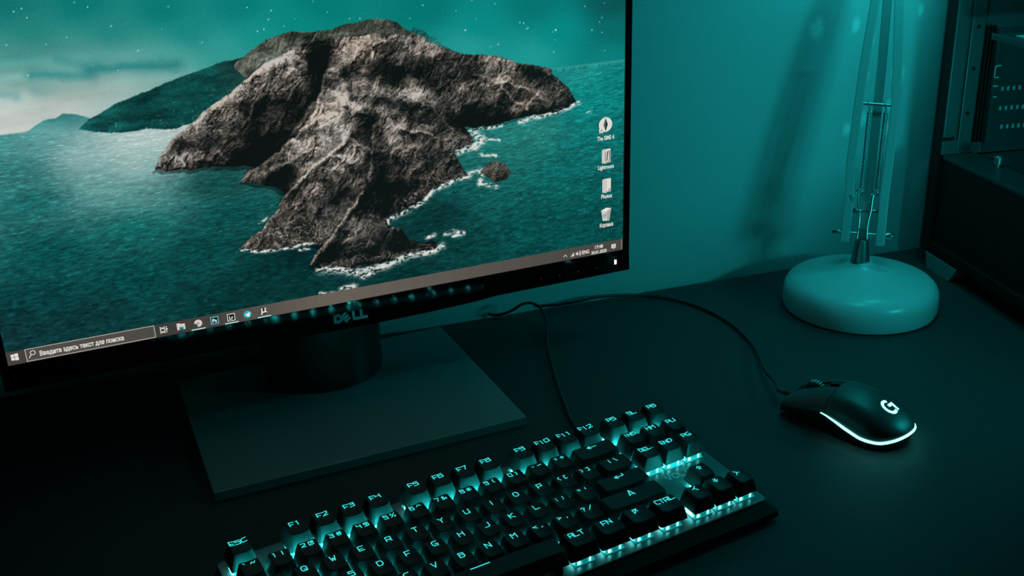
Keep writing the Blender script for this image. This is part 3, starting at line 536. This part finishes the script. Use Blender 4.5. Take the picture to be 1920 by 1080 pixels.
    # desktop shortcuts
    def ic1(m):
        m.col = srgb(226, 222, 216); m.poly(disc(1852, 640, 24, 32), A); m.poly(R4(1829, 1843, 652, 666), L(.2)); m.col = srgb(60, 60, 58); ln(m, [(1832, 663), (1839, 656)], 1.6); ln(m, [(1835, 656), (1839.5, 655.5), (1839.5, 660)], 1.4)
        m.col = srgb(18, 26, 24); m.poly([(1852, 662), (1860, 640), (1852, 618), (1844, 640)], L(.26)); m.col = srgb(90, 110, 98); m.poly([(1852, 660), (1852, 620), (1845.5, 640)], C3)
    icon('game_icon', ic1); put('shortcut_text', 'The SIMS 4', 1852, 683, 19, 62)
    def fold(m, x, y, dark):
        m.col = srgb(206, 200, 192); m.poly([(x-15, y+24), (x+2, y+27), (x+2, y-22), (x-15, y-20)], A); m.col = srgb(226, 222, 216); m.poly([(x-9, y+22), (x+17, y+22), (x+17, y-22), (x-9, y-22)], L(.08)); m.col = srgb(178, 172, 166); m.poly([(x+4, y+24), (x+17, y+24), (x+17, y+12), (x+10, y+12)], L(.2))
        if dark:
            m.col = srgb(40, 40, 38); m.poly([(x+5, y-14), (x+9, y-16), (x+6, y+16), (x+3, y+18)], L(.2)); m.poly([(x+12, y-16), (x+15, y-17), (x+15, y+14), (x+12, y+15)], L(.2)); m.col = srgb(120, 114, 108); m.poly([(x-2, y-12), (x+1, y-12), (x+1, y+20), (x-2, y+20)], L(.2))
    icon('photo_library_shortcut', lambda m: fold(m, 1854, 743, True)); put('shortcut_text', 'Lightroom', 1854, 780, 19, 58)
    icon('photos_shortcut', lambda m: fold(m, 1856, 843, False)); put('shortcut_text', 'Photos', 1857, 880, 19, 40)
    def binf(m):
        m.col = srgb(208, 206, 200); m.poly([(1843, 965), (1868, 968), (1875, 925), (1837, 928)], A); m.col = srgb(236, 234, 228); m.poly([(1837, 928), (1857, 934), (1875, 925), (1856, 921)], L(.2)); m.col = srgb(170, 168, 162); m.poly([(1860, 966), (1868, 968), (1875, 925), (1857, 934)], L(.16)); m.col = srgb(40, 150, 170)
        for a_ in range(3): ln(m, disc(1849, 949, 5.5, 5, a_*2.09, a_*2.09+1.5), 3.2, L(.26))
    icon('recycle_bin', binf); put('shortcut_text', '\u041a\u043e\u0440\u0437\u0438\u043d\u0430', 1857, 980, 19, 50)
build_monitor()

# ------------------------------------------------------------------ keyboard
U = 19.05; KT = 0.0611; KP = 19.5; KTOP = 36.0; FG = 5.0
def build_keyboard():
    ox, oy = 174.0, -27.0
    t = thing('keyboard', 'black mechanical keyboard with glowing cyan legends and backlight', 'keyboard', (ox, oy, 0))
    def kz(y): return KP+math.tan(KT)*y
    def loc(x, y, h=0): return (x-ox, y-oy, kz(y)+h)
    # body: flared tray, then the metal top plate
    def rr(x0, x1, y0, y1, r, n=4):
        P = []
        for cx, cy, a0 in ((x1-r, y1-r, 0), (x0+r, y1-r, 90), (x0+r, y0+r, 180), (x1-r, y0+r, 270)):
            for k in range(n+1): a = math.radians(a0+90*k/n); P.append((cx+r*math.cos(a), cy+r*math.sin(a)))
        return P
    m = MB(); layers = [(rr(-1, 349, -97, 33, 3), None, 0.0), (rr(-9, 357, -100, 41, 4), None, 4.0), (rr(-9, 357, -99, 41, 4), None, 7.5), (rr(-4.5, 352.5, -91, 37.5, 4), -1.6, 0), (rr(-4.5, 352.5, -91, 37.5, 4), -1.5, 0)]
    rings = []
    for pl, h, z in layers:
        rings.append([(x-ox, y-oy, z if h is None else kz(y)+h) for x, y in pl])
    n = len(rings[0]); vs = sum(rings, []); fs = [tuple(range(n-1, -1, -1)), tuple((len(rings)-1)*n+k for k in range(n))]
    for i in range(len(rings)-1): fs += [(i*n+k, i*n+(k+1) % n, (i+1)*n+(k+1) % n, (i+1)*n+k) for k in range(n)]
    m.add(vs, fs); m.build('case_body', M['black'], t, smooth=35)
    pl = rr(-4.2, 352.2, -90.6, 37.2, 4); m = MB(); n = len(pl)
    vs = [(x-ox, y-oy, kz(y)-1.5) for x, y in pl]+[(x-ox, y-oy, kz(y)-.25) for x, y in pl]+[(x*.998+.35-ox, y*.995-.1-oy, kz(y)) for x, y in pl]
    m.add(vs, [tuple(range(n-1, -1, -1)), tuple(2*n+k for k in range(n))]+[(i*n+k, i*n+(k+1) % n, (i+1)*n+(k+1) % n, (i+1)*n+k) for i in (0, 1) for k in range(n)])
    plate = m.build('top_plate', M['plate'], t)
    for i in range(2):
        f = [(lambda x, y: (x-ox, y-oy, kz(y)+.12)), (lambda x, y: (x-ox, y-oy, kz(y)+.12))][i]
    m = MB(); word(m, 'VOLC', 316.5, -35.5, 1.05, .5, f, adv=5.6); m.build('plate_lettering', M['legend_dim'], plate)
    m = MB(); m.line([(-2.5, -88.9), (350.6, -88.9)], .35, f).line([(350.8, -88.5), (350.8, 35)], .3, f); m.build('plate_edge_line', M['chrome'], plate)
    # keycaps
    def outline(hw, y0, y1, r, n=2):
        P = rr(-hw, hw, y0, y1, r, n); k = n+1; L = 8                 # corners: right-back, left-back, left-front, right-front
        seg = lambda a, b: [(a[0]+(b[0]-a[0])*j/L, a[1]+(b[1]-a[1])*j/L) for j in range(1, L)]
        return P[:k]+seg(P[k-1], P[k])+P[k:3*k]+seg(P[3*k-1], P[3*k])+P[3*k:]
    caps = {}
    def cap_dims(w, row):
        hw = w*U/2-.5; H = KTOP-KP+{-1: 2.1, 0: 1.8, 1: 0., 2: -.2, 3: .1, 4: .3}[row]
        return hw, H, hw-2.9, -7.0, 7.6, (.85 if w < 5 else -.5)
    def topz(x, hw, H, dish): return H-dish*(1-min(1, (x/hw)**2))
    def cap(w, row):
        if (w, row) in caps: return caps[(w, row)]
        hw, H, ht, ty0, ty1, dish = cap_dims(w, row); m = MB()
        L = [[(x, y, 5.6) for x, y in outline(hw, -8.95, 8.95, .9)]]
        h2 = (hw+ht)/2+.25; L.append([(x, y, 5.6+(H-5.6)*.5) for x, y in outline(h2, (-8.95+ty0)/2-.15, (8.95+ty1)/2+.1, 1.4)])
        L.append([(x, y, topz(x, ht, H, dish)-.45) for x, y in outline(ht+.2, ty0-.2, ty1+.2, 2.0)])
        o = outline(ht-.25, ty0+.25, ty1-.25, 1.8); L.append([(x, y, topz(x, ht, H, dish)) for x, y in o])
        cy = (ty0+ty1)/2
        for s in (.82, .6, .38, .18): L.append([(x*s, cy+(y-cy)*s, topz(x*s, ht, H, dish)) for x, y in o])
        n = len(o); vs = sum(L, [])+[(0, cy, topz(0, ht, H, dish))]; fs = []
        for i in range(len(L)-1): fs += [(i*n+k, i*n+(k+1) % n, (i+1)*n+(k+1) % n, (i+1)*n+k) for k in range(n)]
        fs += [((len(L)-1)*n+k, (len(L)-1)*n+(k+1) % n, len(L)*n) for k in range(n)]
        m.add(vs, fs); caps[(w, row)] = m.mesh('keycap', M['key'], smooth=32); return caps[(w, row)]
    sw = MB(); sw.box(-7.8, 7.8, -7.8, 7.8, 0, 1.0); a = 7.0; b = 5.4
    sw.add([(-a, -a, 1), (a, -a, 1), (a, a, 1), (-a, a, 1), (-a, -a, 3.6), (a, -a, 3.6), (a, a, 3.6), (-a, a, 3.6), (-b, -b, 6.2), (b, -b, 6.2), (b, b, 6.2), (-b, b, 6.2)],
           [(0, 1, 5, 4), (1, 2, 6, 5), (2, 3, 7, 6), (3, 0, 4, 7), (4, 5, 9, 8), (5, 6, 10, 9), (6, 7, 11, 10), (7, 4, 8, 11), (8, 9, 10, 11)])
    sw.box(-2.2, 2.2, -7.5, -6.9, 1, 3.0); sw.box(-6.9, -6.2, -7.7, -6.9, 1, 5.2)
    swm = sw.mesh('key_switch', M['housing'])
    gl = MB().box(-3.0, 3.0, 7.0, 7.7, 1.2, 3.2); glm = gl.mesh('key_glow', M['glow'])
    ld = MB().box(-5.6, -3.6, -7.6, -6.7, 1.3, 3.2).box(3.6, 4.3, -7.6, -6.8, 1.0, 4.6).box(-8.2, -7.2, -5.0, 2.5, 1.2, 4.2).box(6.9, 7.7, 1.0, 4.6, 1.2, 3.4)
    ldm = ld.mesh('key_light', M['led'])
    def key(x, row, w, s, u=.78, sub=None, gap=None, dx=0, dy=4.0):
        cx = x*U; cy = -row*U+(FG if row == -1 else 0)
        l = loc(cx, cy); k = link('keycap', cap(w, row), t, l, (KT, 0, 0))
        s_ = link('key_switch', swm, t, l, (KT, 0, 0)); link('key_light', ldm, s_)
        if row >= 0: link('key_glow', glm, s_)
        hw, H, ht, ty0, ty1, dish = cap_dims(w, row); f = lambda px, py: (px, py, topz(px, ht, H, dish)+.12)
        if s:
            m = MB()
            if gap:
                for ch, xx in ((s[0], -gap), (s[1], gap)): word(m, ch, xx+dx, dy, u, .62, f)
            else: word(m, s, dx, dy, u, .66, f, adv=5.1)
            m.build('legend', M['legend'], k)
        if sub:
            m = MB(); word(m, sub, 1.6, -1.6, .36, .22, f); m.build('sub_legend', M['print'], k)
    def run(row, x, items):
        for it in items:
            s, w, kw = it
            if s is not None: key(x+w/2, row, w, s, **kw)
            x += w
    one = dict(u=.86); two = dict(u=.70, gap=2.6, dx=-.3)
    K = lambda s, w=1, **kw: (s, w, kw)
    run(-1, 0, [K('ESC'), (None, 1, {}), K('F1', sub='n'), K('F2', sub='l'), K('F3', sub='+'), K('F4', sub='X'), (None, .5, {}), K('F5', sub='q'), K('F6', sub='l'), K('F7', sub='|'), K('F8', sub='r'), (None, .5, {}), K('F9', sub='m'), K('F10', sub='\u2302'), K('F11', sub='w'), K('F12', sub='#')])
    run(0, 0, [K(a_, **two) for a_ in ('`~', '1!', '2@', '3#', '4$', '5%', '6^', '7&', '8*', '9(', '0)', '-_', '=+')]+[K('\u2190', 2, u=1.25, dx=-1.5)])
    run(1, 0, [K('TAB', 1.5)]+[K(c, **one) for c in 'QWERTYUIOP']+[K('{[', **two), K('}]', **two), K('|\\', 1.5, **two)])
    run(2, 0, [K('CAPS', 1.75)]+[K(c, **one) for c in 'ASDFGHJKL']+[K(':;', **two), K('"\'', **two), K('\u21b5', 2.25, u=1.2, dx=-1.5)])
    run(3, 0, [K('\u21e7', 2.25, u=1.1)]+[K(c, **one) for c in 'ZXCVBNM']+[K('<,', **two), K('>.', **two), K('?/', **two), K('\u21e7', 2.75, u=1.1)])
    run(4, 0, [K('CTRL', 1.25), K('', 1.25), K('ALT', 1.25), K('', 6.25), K('ALT', 1.25), K('FN', 1.25), K('\u25a4', 1.25, u=.8), K('CTRL', 1.25)])
    for row, names in ((-1, ('PS', 'SL', 'PB')), (0, ('INS', 'HM', 'PU')), (1, ('DEL', 'END', 'PG'))):
        run(row, 15.25, [K(s, sub=('s' if row == -1 else 'L'+str(1+3*row+i)), u=.70 if len(s) == 3 else .78) for i, s in enumerate(names)])
    run(3, 16.25, [K('u', u=.86, sub='o')]); run(4, 15.25, [K('l', u=.86, sub='o'), K('d', u=.86, sub='o'), K('r', u=.86, sub='o')])
    # the light dash on the space bar and the clip of its stabiliser
    sp = [o for o in t.children if o.name.startswith('keycap') and o.data == caps[(6.25, 4)]][0]
    hw, H, ht, ty0, ty1, dish = cap_dims(6.25, 4); m = MB(); m.line([(2-6.5, 6.4), (2+6.5, 6.4)], .8, lambda x, y: (x, y, topz(x, ht, H, dish)+.12)); m.build('legend', M['legend'], sp)
    for xx in (6.875*U-50, 6.875*U+50): MB().box(-3.5, 3.5, -9.5, 3, 0, 5).build('stabiliser_clip', M['black'], t, loc(xx, -4*U), (KT, 0, 0), bevel=.5)
    # cable: leaves the back edge, crosses the desk and arches over the desk's back edge
    w3 = lambda P: [(x-ox, y-oy, z) for x, y, z in P]
    pts = curve_pts([(297, 37, 12), (301, 55, 7), (307, 89, 2.6), (321, 126, 2.4), (344, 178, 2.4), (369, 230, 2.6), (386, 259, 4), (396, 278, 9), (397, 290, 16), (391, 296, 20), (383, 301, 19), (375, 306, 13), (369, 317, 6), (364, 327, 2.4), (361, 333.5, 2.0)], 8)
    MB().tube(w3(pts), 1.5, 8).build('cable', M['rubber'], t, smooth=60)
M['legend_dim'] = mat('plate_print', (.6, .62, .62), .5, emit=(.02, .5, .5), estr=.35)
build_keyboard()

# ------------------------------------------------------------------ mouse
def build_mouse():
    ang = math.radians(15); mx, my = 494.5, -30.5; t = thing('mouse', 'black wired computer mouse with a glowing white rim strip and logo', 'mouse', (mx, my, 0), ang)
    t.scale = (.9, .9, .94)
    YS = [58, 52, 40, 25, 10, -5, -20, -32, -42, -50, -55, -58.5]
    def hw(y):
        if y < -26: return 31*max(0, 1-((-y-26)/32.6)**2.3)**.5
        return interp(y, [-26, 0, 20, 40, 52, 58], [31, 29.0, 26.6, 24.6, 22.5, 19])
    def top(y):
        if y < -3: return 14.5+23.7*max(0, 1-((-3-y)/55.62)**2)**.72
        return interp(y, [-3, 5, 15, 30, 45, 54, 58], [38.2, 37.9, 36.0, 30.5, 23.5, 18, 13])
    def seam(y): return interp(y, [-58.6, -52, -42, -30, -15, 0, 12, 30, 58], [14.5, 12, 10, 10.5, 13.5, 17.5, 19.5, 16, 9])
    def surf(y, p):        # p in -1..1 across
        a = p*math.pi/2; s, c = math.sin(a), math.cos(a); w = hw(y); z0 = seam(y); h = top(y)-z0
        return (w*math.copysign(abs(s)**.86, s), y, z0+h*max(0, c)**.78)
    def zat(x, y):
        w = hw(y)
        s = min(1, abs(x)/max(w, .1))**(1/.86); return seam(y)+(top(y)-seam(y))*math.sqrt(max(0, 1-s*s))**.78
    def patch(mb, ys, ps, flip=False):
        n = len(ps); vs = [surf(y, p) for y in ys for p in ps]
        fs = [(i*n+k, i*n+k+1, (i+1)*n+k+1, (i+1)*n+k) for i in range(len(ys)-1) for k in range(n-1)]
        mb.add(vs, fs)
    lin = lambda a, b, n: [a+(b-a)*k/n for k in range(n+1)]
    ys = lin(8.6, -26, 14)+[-26-32.55*math.sin(math.pi/2*k/16) for k in range(1, 17)]
    m = MB(); patch(m, ys, lin(-1, 1, 40)); m.build('palm_shell', M['mouse'], t, smooth=50)
    ysf = lin(58, 9.2, 18)
    for a, b in ((-1, -.125), (.125, 1)):
        m = MB(); patch(m, ysf, lin(a, b, 16)); m.build('button', M['mouse'], t, smooth=50)
    m = MB()
    for y0, y1 in ((58, 9.2),):
        n = 5; ps = lin(-.115, .115, 4); ys2 = lin(57.5, 9.2, 16)
        vs = [(surf(y, p)[0], y, surf(y, p)[2]-(1.2 if 14 < y < 50 else .4)) for y in ys2 for p in ps]
        m.add(vs, [(i*n+k, i*n+k+1, (i+1)*n+k+1, (i+1)*n+k) for i in range(len(ys2)-1) for k in range(n-1)])
    m.build('centre_strip', M['gloss'], t, smooth=50)
    # nose and lower body
    m = MB(); nose = [surf(58, p) for p in lin(-1, 1, 24)]; low = [(x*.96, 58.3, 1.2) for x, y, z in nose]
    m.add(nose+low, [(k, k+1, 25+k+1, 25+k) for k in range(24)])
    yl = lin(58, -26, 18)+[-26-32.55*math.sin(math.pi/2*k/16) for k in range(1, 17)]
    ring_t = [(-hw(y), y, seam(y)) for y in yl]+[(hw(y), y, seam(y)) for y in reversed(yl)]
    ring_m = [(x*.97, y*.985, seam(y)*.6) for x, y, z in ring_t]; ring_b = [(x*.86, y*.93, .8) for x, y, z in ring_t]; n = len(ring_t)
    m.add(ring_t+ring_m+ring_b, [(i*n+k, i*n+(k+1) % n, (i+1)*n+(k+1) % n, (i+1)*n+k) for i in (0, 1) for k in range(n)]+[tuple(2*n+k for k in range(n))])
    m.build('lower_body', M['mouselow'], t, smooth=40)
    # light strip around the rear seam
    yy = lin(13, -26, 20)+[-26-32.5*math.sin(math.pi/2*k/14) for k in range(1, 15)]
    lft = [(-hw(y)*1.003-.15, y-.1, seam(y)-.1) for y in yy]; path = lft+[(-x, y, z) for x, y, z in reversed(lft[:-1])]
    rad = []
    for k, (x, y, z) in enumerate(path): rad.append(.35+.85*min(1, max(0, (13-y)/22)))
    MB().tube(path, rad, 8).build('light_strip', M['strip'], t, smooth=60)
    # logo: open ring with a bar turned into its gap
    cx, cy = 0, -37; lift = .22; f = lambda x, y: (x, y, zat(x, y)+lift); m = MB(); R, w = 5.9, 2.6
    pts = [(cx+R*math.cos(math.radians(a)), cy+R*math.sin(math.radians(a))) for a in range(64, 292, 9)]
    for p, q in zip(pts[:-1], pts[1:]): m.line([p, q], w*.92, f)
    m.line([(cx+1.4, cy+.9), (cx+6.2, cy+.9)], w, f); m.line([(cx+6.0, cy+.9), (cx+6.0, cy-4.6)], w, f)
    m.build('logo', M['strip'], t)
    # wheel, wheel housing and the button behind it
    wz = zat(0, 34)-7.3; W_ = MB(); n = 36
    for k in range(n):
        pass
    W_.lathe([(9.5, -3.2), (10.6, -2.4), (10.8, 0), (10.6, 2.4), (9.5, 3.2)], 36); W_.v = [(z, 34+x, wz+y) for x, y, z in W_.v]
    wh = W_.build('scroll_wheel', M['rubber'], t, smooth=30)
    m = MB()
    for k in range(26):
        a = 2*math.pi*k/26; m.tube([(-2.6, 34+10.8*math.cos(a), wz+10.8*math.sin(a)), (2.6, 34+10.8*math.cos(a), wz+10.8*math.sin(a))], .45, 5)
    m.build('wheel_ribs', M['steel'], wh)
    m = MB(); pl = [(3.0*math.cos(a), 15.5+5.2*math.sin(a)) for a in [2*math.pi*k/20 for k in range(20)]]
    m.add([(x, y, zat(x, y)-.6) for x, y in pl]+[(x*.85, 15.5+(y-15.5)*.9, zat(x, y)+.8) for x, y in pl], [tuple(range(20, 40))]+[(k, (k+1) % 20, 20+(k+1) % 20, 20+k) for k in range(20)])
    m.build('mode_button', M['gloss'], t, smooth=40)
    # cable with its strain relief
    ca, sa = math.cos(ang), math.sin(ang); loc = lambda x, y, z: (((x-mx)*ca+(y-my)*sa)/.9, (-(x-mx)*sa+(y-my)*ca)/.9, z/.94)
    MB().tube([(0, 57, 11), (0, 61, 11), (0, 66, 11)], [3.0, 2.9, 2.3], 10).build('strain_relief', M['rubber'], t, smooth=60)
    wp = [(488, 48, 9), (499, 72, 7), (528, 117, 3.5), (547, 167, 2), (551, 213, 2), (542, 253, 2), (520, 281, 3), (495, 288, 7), (471, 293, 9), (450, 299, 7), (432, 309, 4), (421, 318, 2.2), (414, 322.5, 2)]
    pts = curve_pts([(0, 64, 11), (0, 72, 11)]+[loc(*p) for p in wp], 9)
    MB().tube(pts, 1.75, 8).build('cable', M['rubber'], t, smooth=60)
build_mouse()

# ------------------------------------------------------------------ desk lamp
def build_lamp():
    t = thing('desk_lamp', 'pale enamelled desk lamp with a round domed base and twin sprung arms', 'lamp', (688, 140, 0), math.atan2(-.751, .660))
    R, zt = 76, 50
    MB().lathe([(R-4, 0), (R-1.2, 1.5), (R, 5), (R, 17), (R-.8, 22), (R-3, 26.5), (R-6.5, 30), (R-11, 32.2), (R-18, 34.2), (R-30, 37.4), (R*.4, 41), (R*.24, 44.6), (R*.14, 47.8), (9.5, 49.2), (6, zt)], 96).build('base', M['lampwhite'], t, smooth=40)
    MB().lathe([(9.4, 48.5), (9.2, 50), (6.2, 72), (5.2, 72.5)], 32, (-2.5, 0)).build('post', M['steel'], t, smooth=40)
    MB().box(-6.3, 1.3, -3, 3, 71, 84).build('post_lug', M['steel'], t, bevel=.8)
    # arm bars: the lower arm leans back towards the wall
    TL = .33; Y = lambda z, d=0: (z-75)*TL+d
    def arm(P, d, wy): MB().bar([(x, Y(z, d), z) for x, z in P], 8.8, wy).build('arm_bar', M['bars'], t, bevel=.9)
    arm([(-19.0, 70), (-18.1, 116), (-19.9, 146.5), (-17.9, 200), (-15.9, 238), (-10.9, 301), (-8, 345)], 0, 10)
    arm([(14.7, 68.5), (14.7, 118), (15.8, 148), (17.1, 201), (15.0, 239), (10.4, 301), (7.4, 345)], 0, 10)
    arm([(-1.2, 90), (-.2, 144), (.2, 198), (.6, 236), (-.2, 297), (-.4, 345)], 14, 9)
    # cross pins with cap nuts
    def pin(z0, z1, xa, xb, r, d=0, cap=0):
        p = MB().tube([(xa, Y(z0, d), z0), (xb, Y(z1, d), z1)], r, 12).build('cross_pin', M['chrome'], t, smooth=50)
        if cap:
            for x, z, s in ((xa, z0, -1), (xb, z1, 1)):
                y = Y(z, d); MB().tube([(x+s*-4, y, z), (x+s*-3.9, y, z), (x, y, z), (x+s*2.2, y, z), (x+s*3.2, y, z)], [2.2, cap, cap, cap*.75, .6], 14).build('cap_nut', M['chrome'], p, smooth=40)
    pin(77.8, 77.2, -29, 24, 1.7, 0, 3.4); pin(200.4, 199.4, -14.5, 13, 1.6, -1); pin(96, 96.6, -13, 9, 2.0, 9, 2.8); pin(338, 338, -13, 13, 2, 0, 3.2)
    MB().bar([(-1.6, Y(84, 10), 84), (-1.4, Y(94, 10), 94), (-1.2, Y(106, 10), 106)], 9, 6).build('bracket', M['bars'], t, bevel=.8)
    MB().box(-16.5, -11, Y(108)-5, Y(108)+7, 102, 115).build('bar_collar', M['bars'], t, bevel=1)
    # springs with hooks, rings and pull rods
    for x0, x1, hx in ((-7.0, -7.6, -8.6), (8.5, 7.0, 7.0)):
        pts = []; turns = 52; n = turns*9
        for k in range(n+1):
            f = k/n; a = 2*math.pi*turns*f; z = 193.5-(193.5-120.5)*f; pts.append((x0+(x1-x0)*f+1.6*math.cos(a), Y(z, -3)+1.6*math.sin(a), z))
        s = MB().tube(pts, .62, 5).build('spring', M['chrome'], t, smooth=80)
        MB().tube([(x0, Y(193.5, -3), 193.5), (x0+.3, Y(196, -3), 196), (hx+.8, Y(198, -2), 198), (hx, Y(201, -3), 201.6), (hx-.9, Y(202, -1), 202.4)], .6, 6).build('hook', M['chrome'], s, smooth=60)
        ring = [(x1-1.6+3.0*math.cos(a), Y(117, -3), 117.5+3.2*math.sin(a)) for a in [2*math.pi*k/18 for k in range(18)]]
        MB().tube(ring, .75, 6, closed=True).build('ring', M['chrome'], s, smooth=60)
    MB().tube([(x, Y(z, -4), z) for x, z in ((-10.2, 115.5), (-9.6, 108), (-7.6, 100), (-6.7, 96), (-6.7, 85), (-7.3, 74))], .95, 8).build('pull_rod', M['chrome'], t, smooth=60)
    MB().tube([(x, Y(z, -4), z) for x, z in ((4.0, 115.5), (3.4, 102), (2.2, 94), (1.4, 85), (1.8, 74))], .95, 8).build('pull_rod', M['chrome'], t, smooth=60)
    # upper arm reaching forward over the desk, and the shade
    for x in (-7, 7): MB().bar([(x, 87, 338), (x, 20, 410), (x*.8, -88, 512)], 8.8, 10).build('upper_arm_bar', M['bars'], t, bevel=.9)
    p = MB().tube([(-12, -88, 510), (12, -88, 510)], 2.2, 12).build('cross_pin', M['chrome'], t, smooth=50)
    sh = MB(); sh.lathe([(24, 545), (27, 543), (29, 512), (46, 480), (70, 444), (70.8, 440), (69.6, 440), (68.6, 444), (45, 479), (27.5, 511), (25, 540)], 64, (0, -111)); sh.f = sh.f[:-2]+[sh.f[-1]]
    sd = sh.build('shade', M['lampwhite'], t, smooth=40)
    MB().lathe([(4, 538), (9, 530), (11, 500), (18, 486), (20, 476), (17, 464), (9, 457), (1, 455)], 32, (0, -111)).build('bulb', M['bulb'], sd, smooth=60)
    l = bpy.data.lights.new('lamp_light', 'AREA'); l.shape = 'DISK'; l.size = .10; l.energy = .17; l.color = TEAL
    o = bpy.data.objects.new('lamp_light', l); COL.objects.link(o); o.parent = sd; o.location = (0, -.111, .452)
M['bulb'] = mat('teal_bulb', (.3, .6, .6), .4, emit=(.02, .88, .92), estr=2)
build_lamp()

# ------------------------------------------------------------------ computer case with its side open
def build_case():
    t = thing('computer_case', 'black tower computer case with its side panel off, standing against the wall', 'computer case', (834.1, 185.5, 0), math.atan2(-.35, .937))
    B = lambda x0, x1, a0, a1, z0, z1: MB().box(x0, x1, -a1, -a0, z0, z1)      # a runs from the wall towards the viewer
    B(0, 15, -7, 11, 18, 430).build('rear_pillar', M['casedark'], t, bevel=1.2)
    B(-1.2, 0, -6.2, -4.6, 19, 429).build('pillar_edge', M['casegrey'], t)
    B(0, 13, 11, 400, 18, 31).build('bottom_rail', M['casedark'], t, bevel=1.6)
    B(13, 200, -6, 400, 18, 24).build('floor_pan', M['casedark'], t)
    B(4, 6, 11, 396, 31, 126).build('lower_cover', M['casedark'], t)
    sh = B(2, 40, 14, 396, 124, 129).build('shroud', M['casepaint'], t, bevel=1.5)
    B(47, 196, 14, 396, 122, 127).build('shroud_panel', M['casepaint'], t, bevel=1)
    B(38, 50, 14, 396, 114, 116).build('shroud_gutter', M['casedark'], t)
    B(0, 200, 380, 400, 31, 430).build('front_panel', M['casedark'], t, bevel=2)
    B(197, 200, 11, 382, 24, 430).build('far_side_panel', M['casedark'], t)
    B(0, 200, -7, 400, 430, 436).build('roof', M['casedark'], t, bevel=2)
    # end panel: recessed sheet with pressed fields
    B(15, 198, 8, 10, 127, 430).build('end_panel', M['casegrey'], t)
    def field(x0, x1, z0, z1, r, cr=(1, 1, 1, 1)):
        P = []
        for cx, cz, a0, on in ((x1-r, z1-r, 0, cr[0]), (x0+r, z1-r, 90, cr[1]), (x0+r, z0+r, 180, cr[2]), (x1-r, z0+r, 270, cr[3])):
            if on:
                for k in range(6): a = math.radians(a0+18*k); P.append((cx+r*math.cos(a), cz+r*math.sin(a)))
            else: P.append((cx+(r if a0 in (0, 270) else -r), cz+(r if a0 < 180 else -r)))
        m = MB(); m.prism(P, 10, 13.2, lambda x, z, a: (x, -a, z)); return m
    field(1, 15.2, 147, 428, 5, (0, 0, 0, 1)).build('pressed_field', M['casegrey'], t, bevel=.7)
    m = field(18.4, 33, 128, 428, .5, (0, 0, 0, 0)); m.build('pressed_field', M['casegrey'], t, bevel=.7)
    field(1, 18.4, 128, 143.5, .5, (0, 0, 0, 0)).build('pressed_field', M['casegrey'], t, bevel=.7)
    for x, z in ((25.5, 219), (25.3, 172), (25.6, 262)):
        MB().tube([(x, -13.0, z), (x, -13.6, z)], 2.1, 14).build('screw_hole', M['casedark'], t)
    for x in (35.5, 39.5, 43.5):
        B(x, x+1.6, 10, 15, 140, 262).build('slot_rib', M['casedark'], t)
    B(47.6, 48.6, 10, 18, 138, 258).build('tray_edge', M['casegrey'], t)
    B(49, 196, 10, 12, 129, 258).build('tray', M['casepaint'], t)
    m = MB().tube(curve_pts([(52, -20, 221.5), (47.6, -20, 221.3), (46.2, -20, 219.8), (46.2, -20, 211), (47.6, -20, 209.4), (51, -20, 209.4)], 4), .75, 6); m.build('wire_hook', M['slot'], t, smooth=60)
    for x, z, w in ((47, 200.2, 5), (49, 188.8, 3)): B(x, x+w, 18, 19.5, z-.7, z+.7).build('cable_tie', M['slot'], t)
    for z, x0, n in ((195.3, 61, 6), (174.5, 61.5, 6), (154.3, 66, 5)):
        for k in range(n): B(x0+6.6*k, x0+6.6*k+2.6, 12, 12.8, z-2.3, z+2.3).build('vent_slot', M['slot'], t, bevel=.4)
        B(58, 110, 12, 13, z+7, z+7.8).build('vent_ridge', M['casegrey'], t)
    # expansion card lying across the case, thumb screw, feet
    g = B(13, 118, 56, 280, 256, 261).build('expansion_card', M['casepaint'], t, bevel=.8)
    B(26, 112, 76, 276, 261, 262.2).build('card_cover', M['slot'], g, bevel=.5)
    B(13, 14.2, 56, 280, 261, 262.4).build('card_edge', M['casegrey'], g)
    s = MB().lathe([(2.6, 129), (2.6, 132), (4.6, 132.2), (4.6, 139.4), (3.9, 140.4), (2.4, 140.4)], 20, (30, -70)).build('thumb_screw', M['steel'], t, smooth=25)
    for a0 in (0, 318):
        m = MB(); m.prism([(a0+6, 17.6), (a0+69, 17.6), (a0+56, 0), (a0+11, 0)], 0, 20, lambda a, z, x: (x, -a, z)); m.build('foot', M['footgrey'], t, bevel=.6)
        m = MB(); m.prism([(a0+6, 17.6), (a0+69, 17.6), (a0+56, 0), (a0+11, 0)], 178, 198, lambda a, z, x: (x, -a, z)); m.build('foot', M['footgrey'], t, bevel=.6)
M['footgrey'] = mat('foot_plastic', (.34, .35, .35), .5)
build_case()
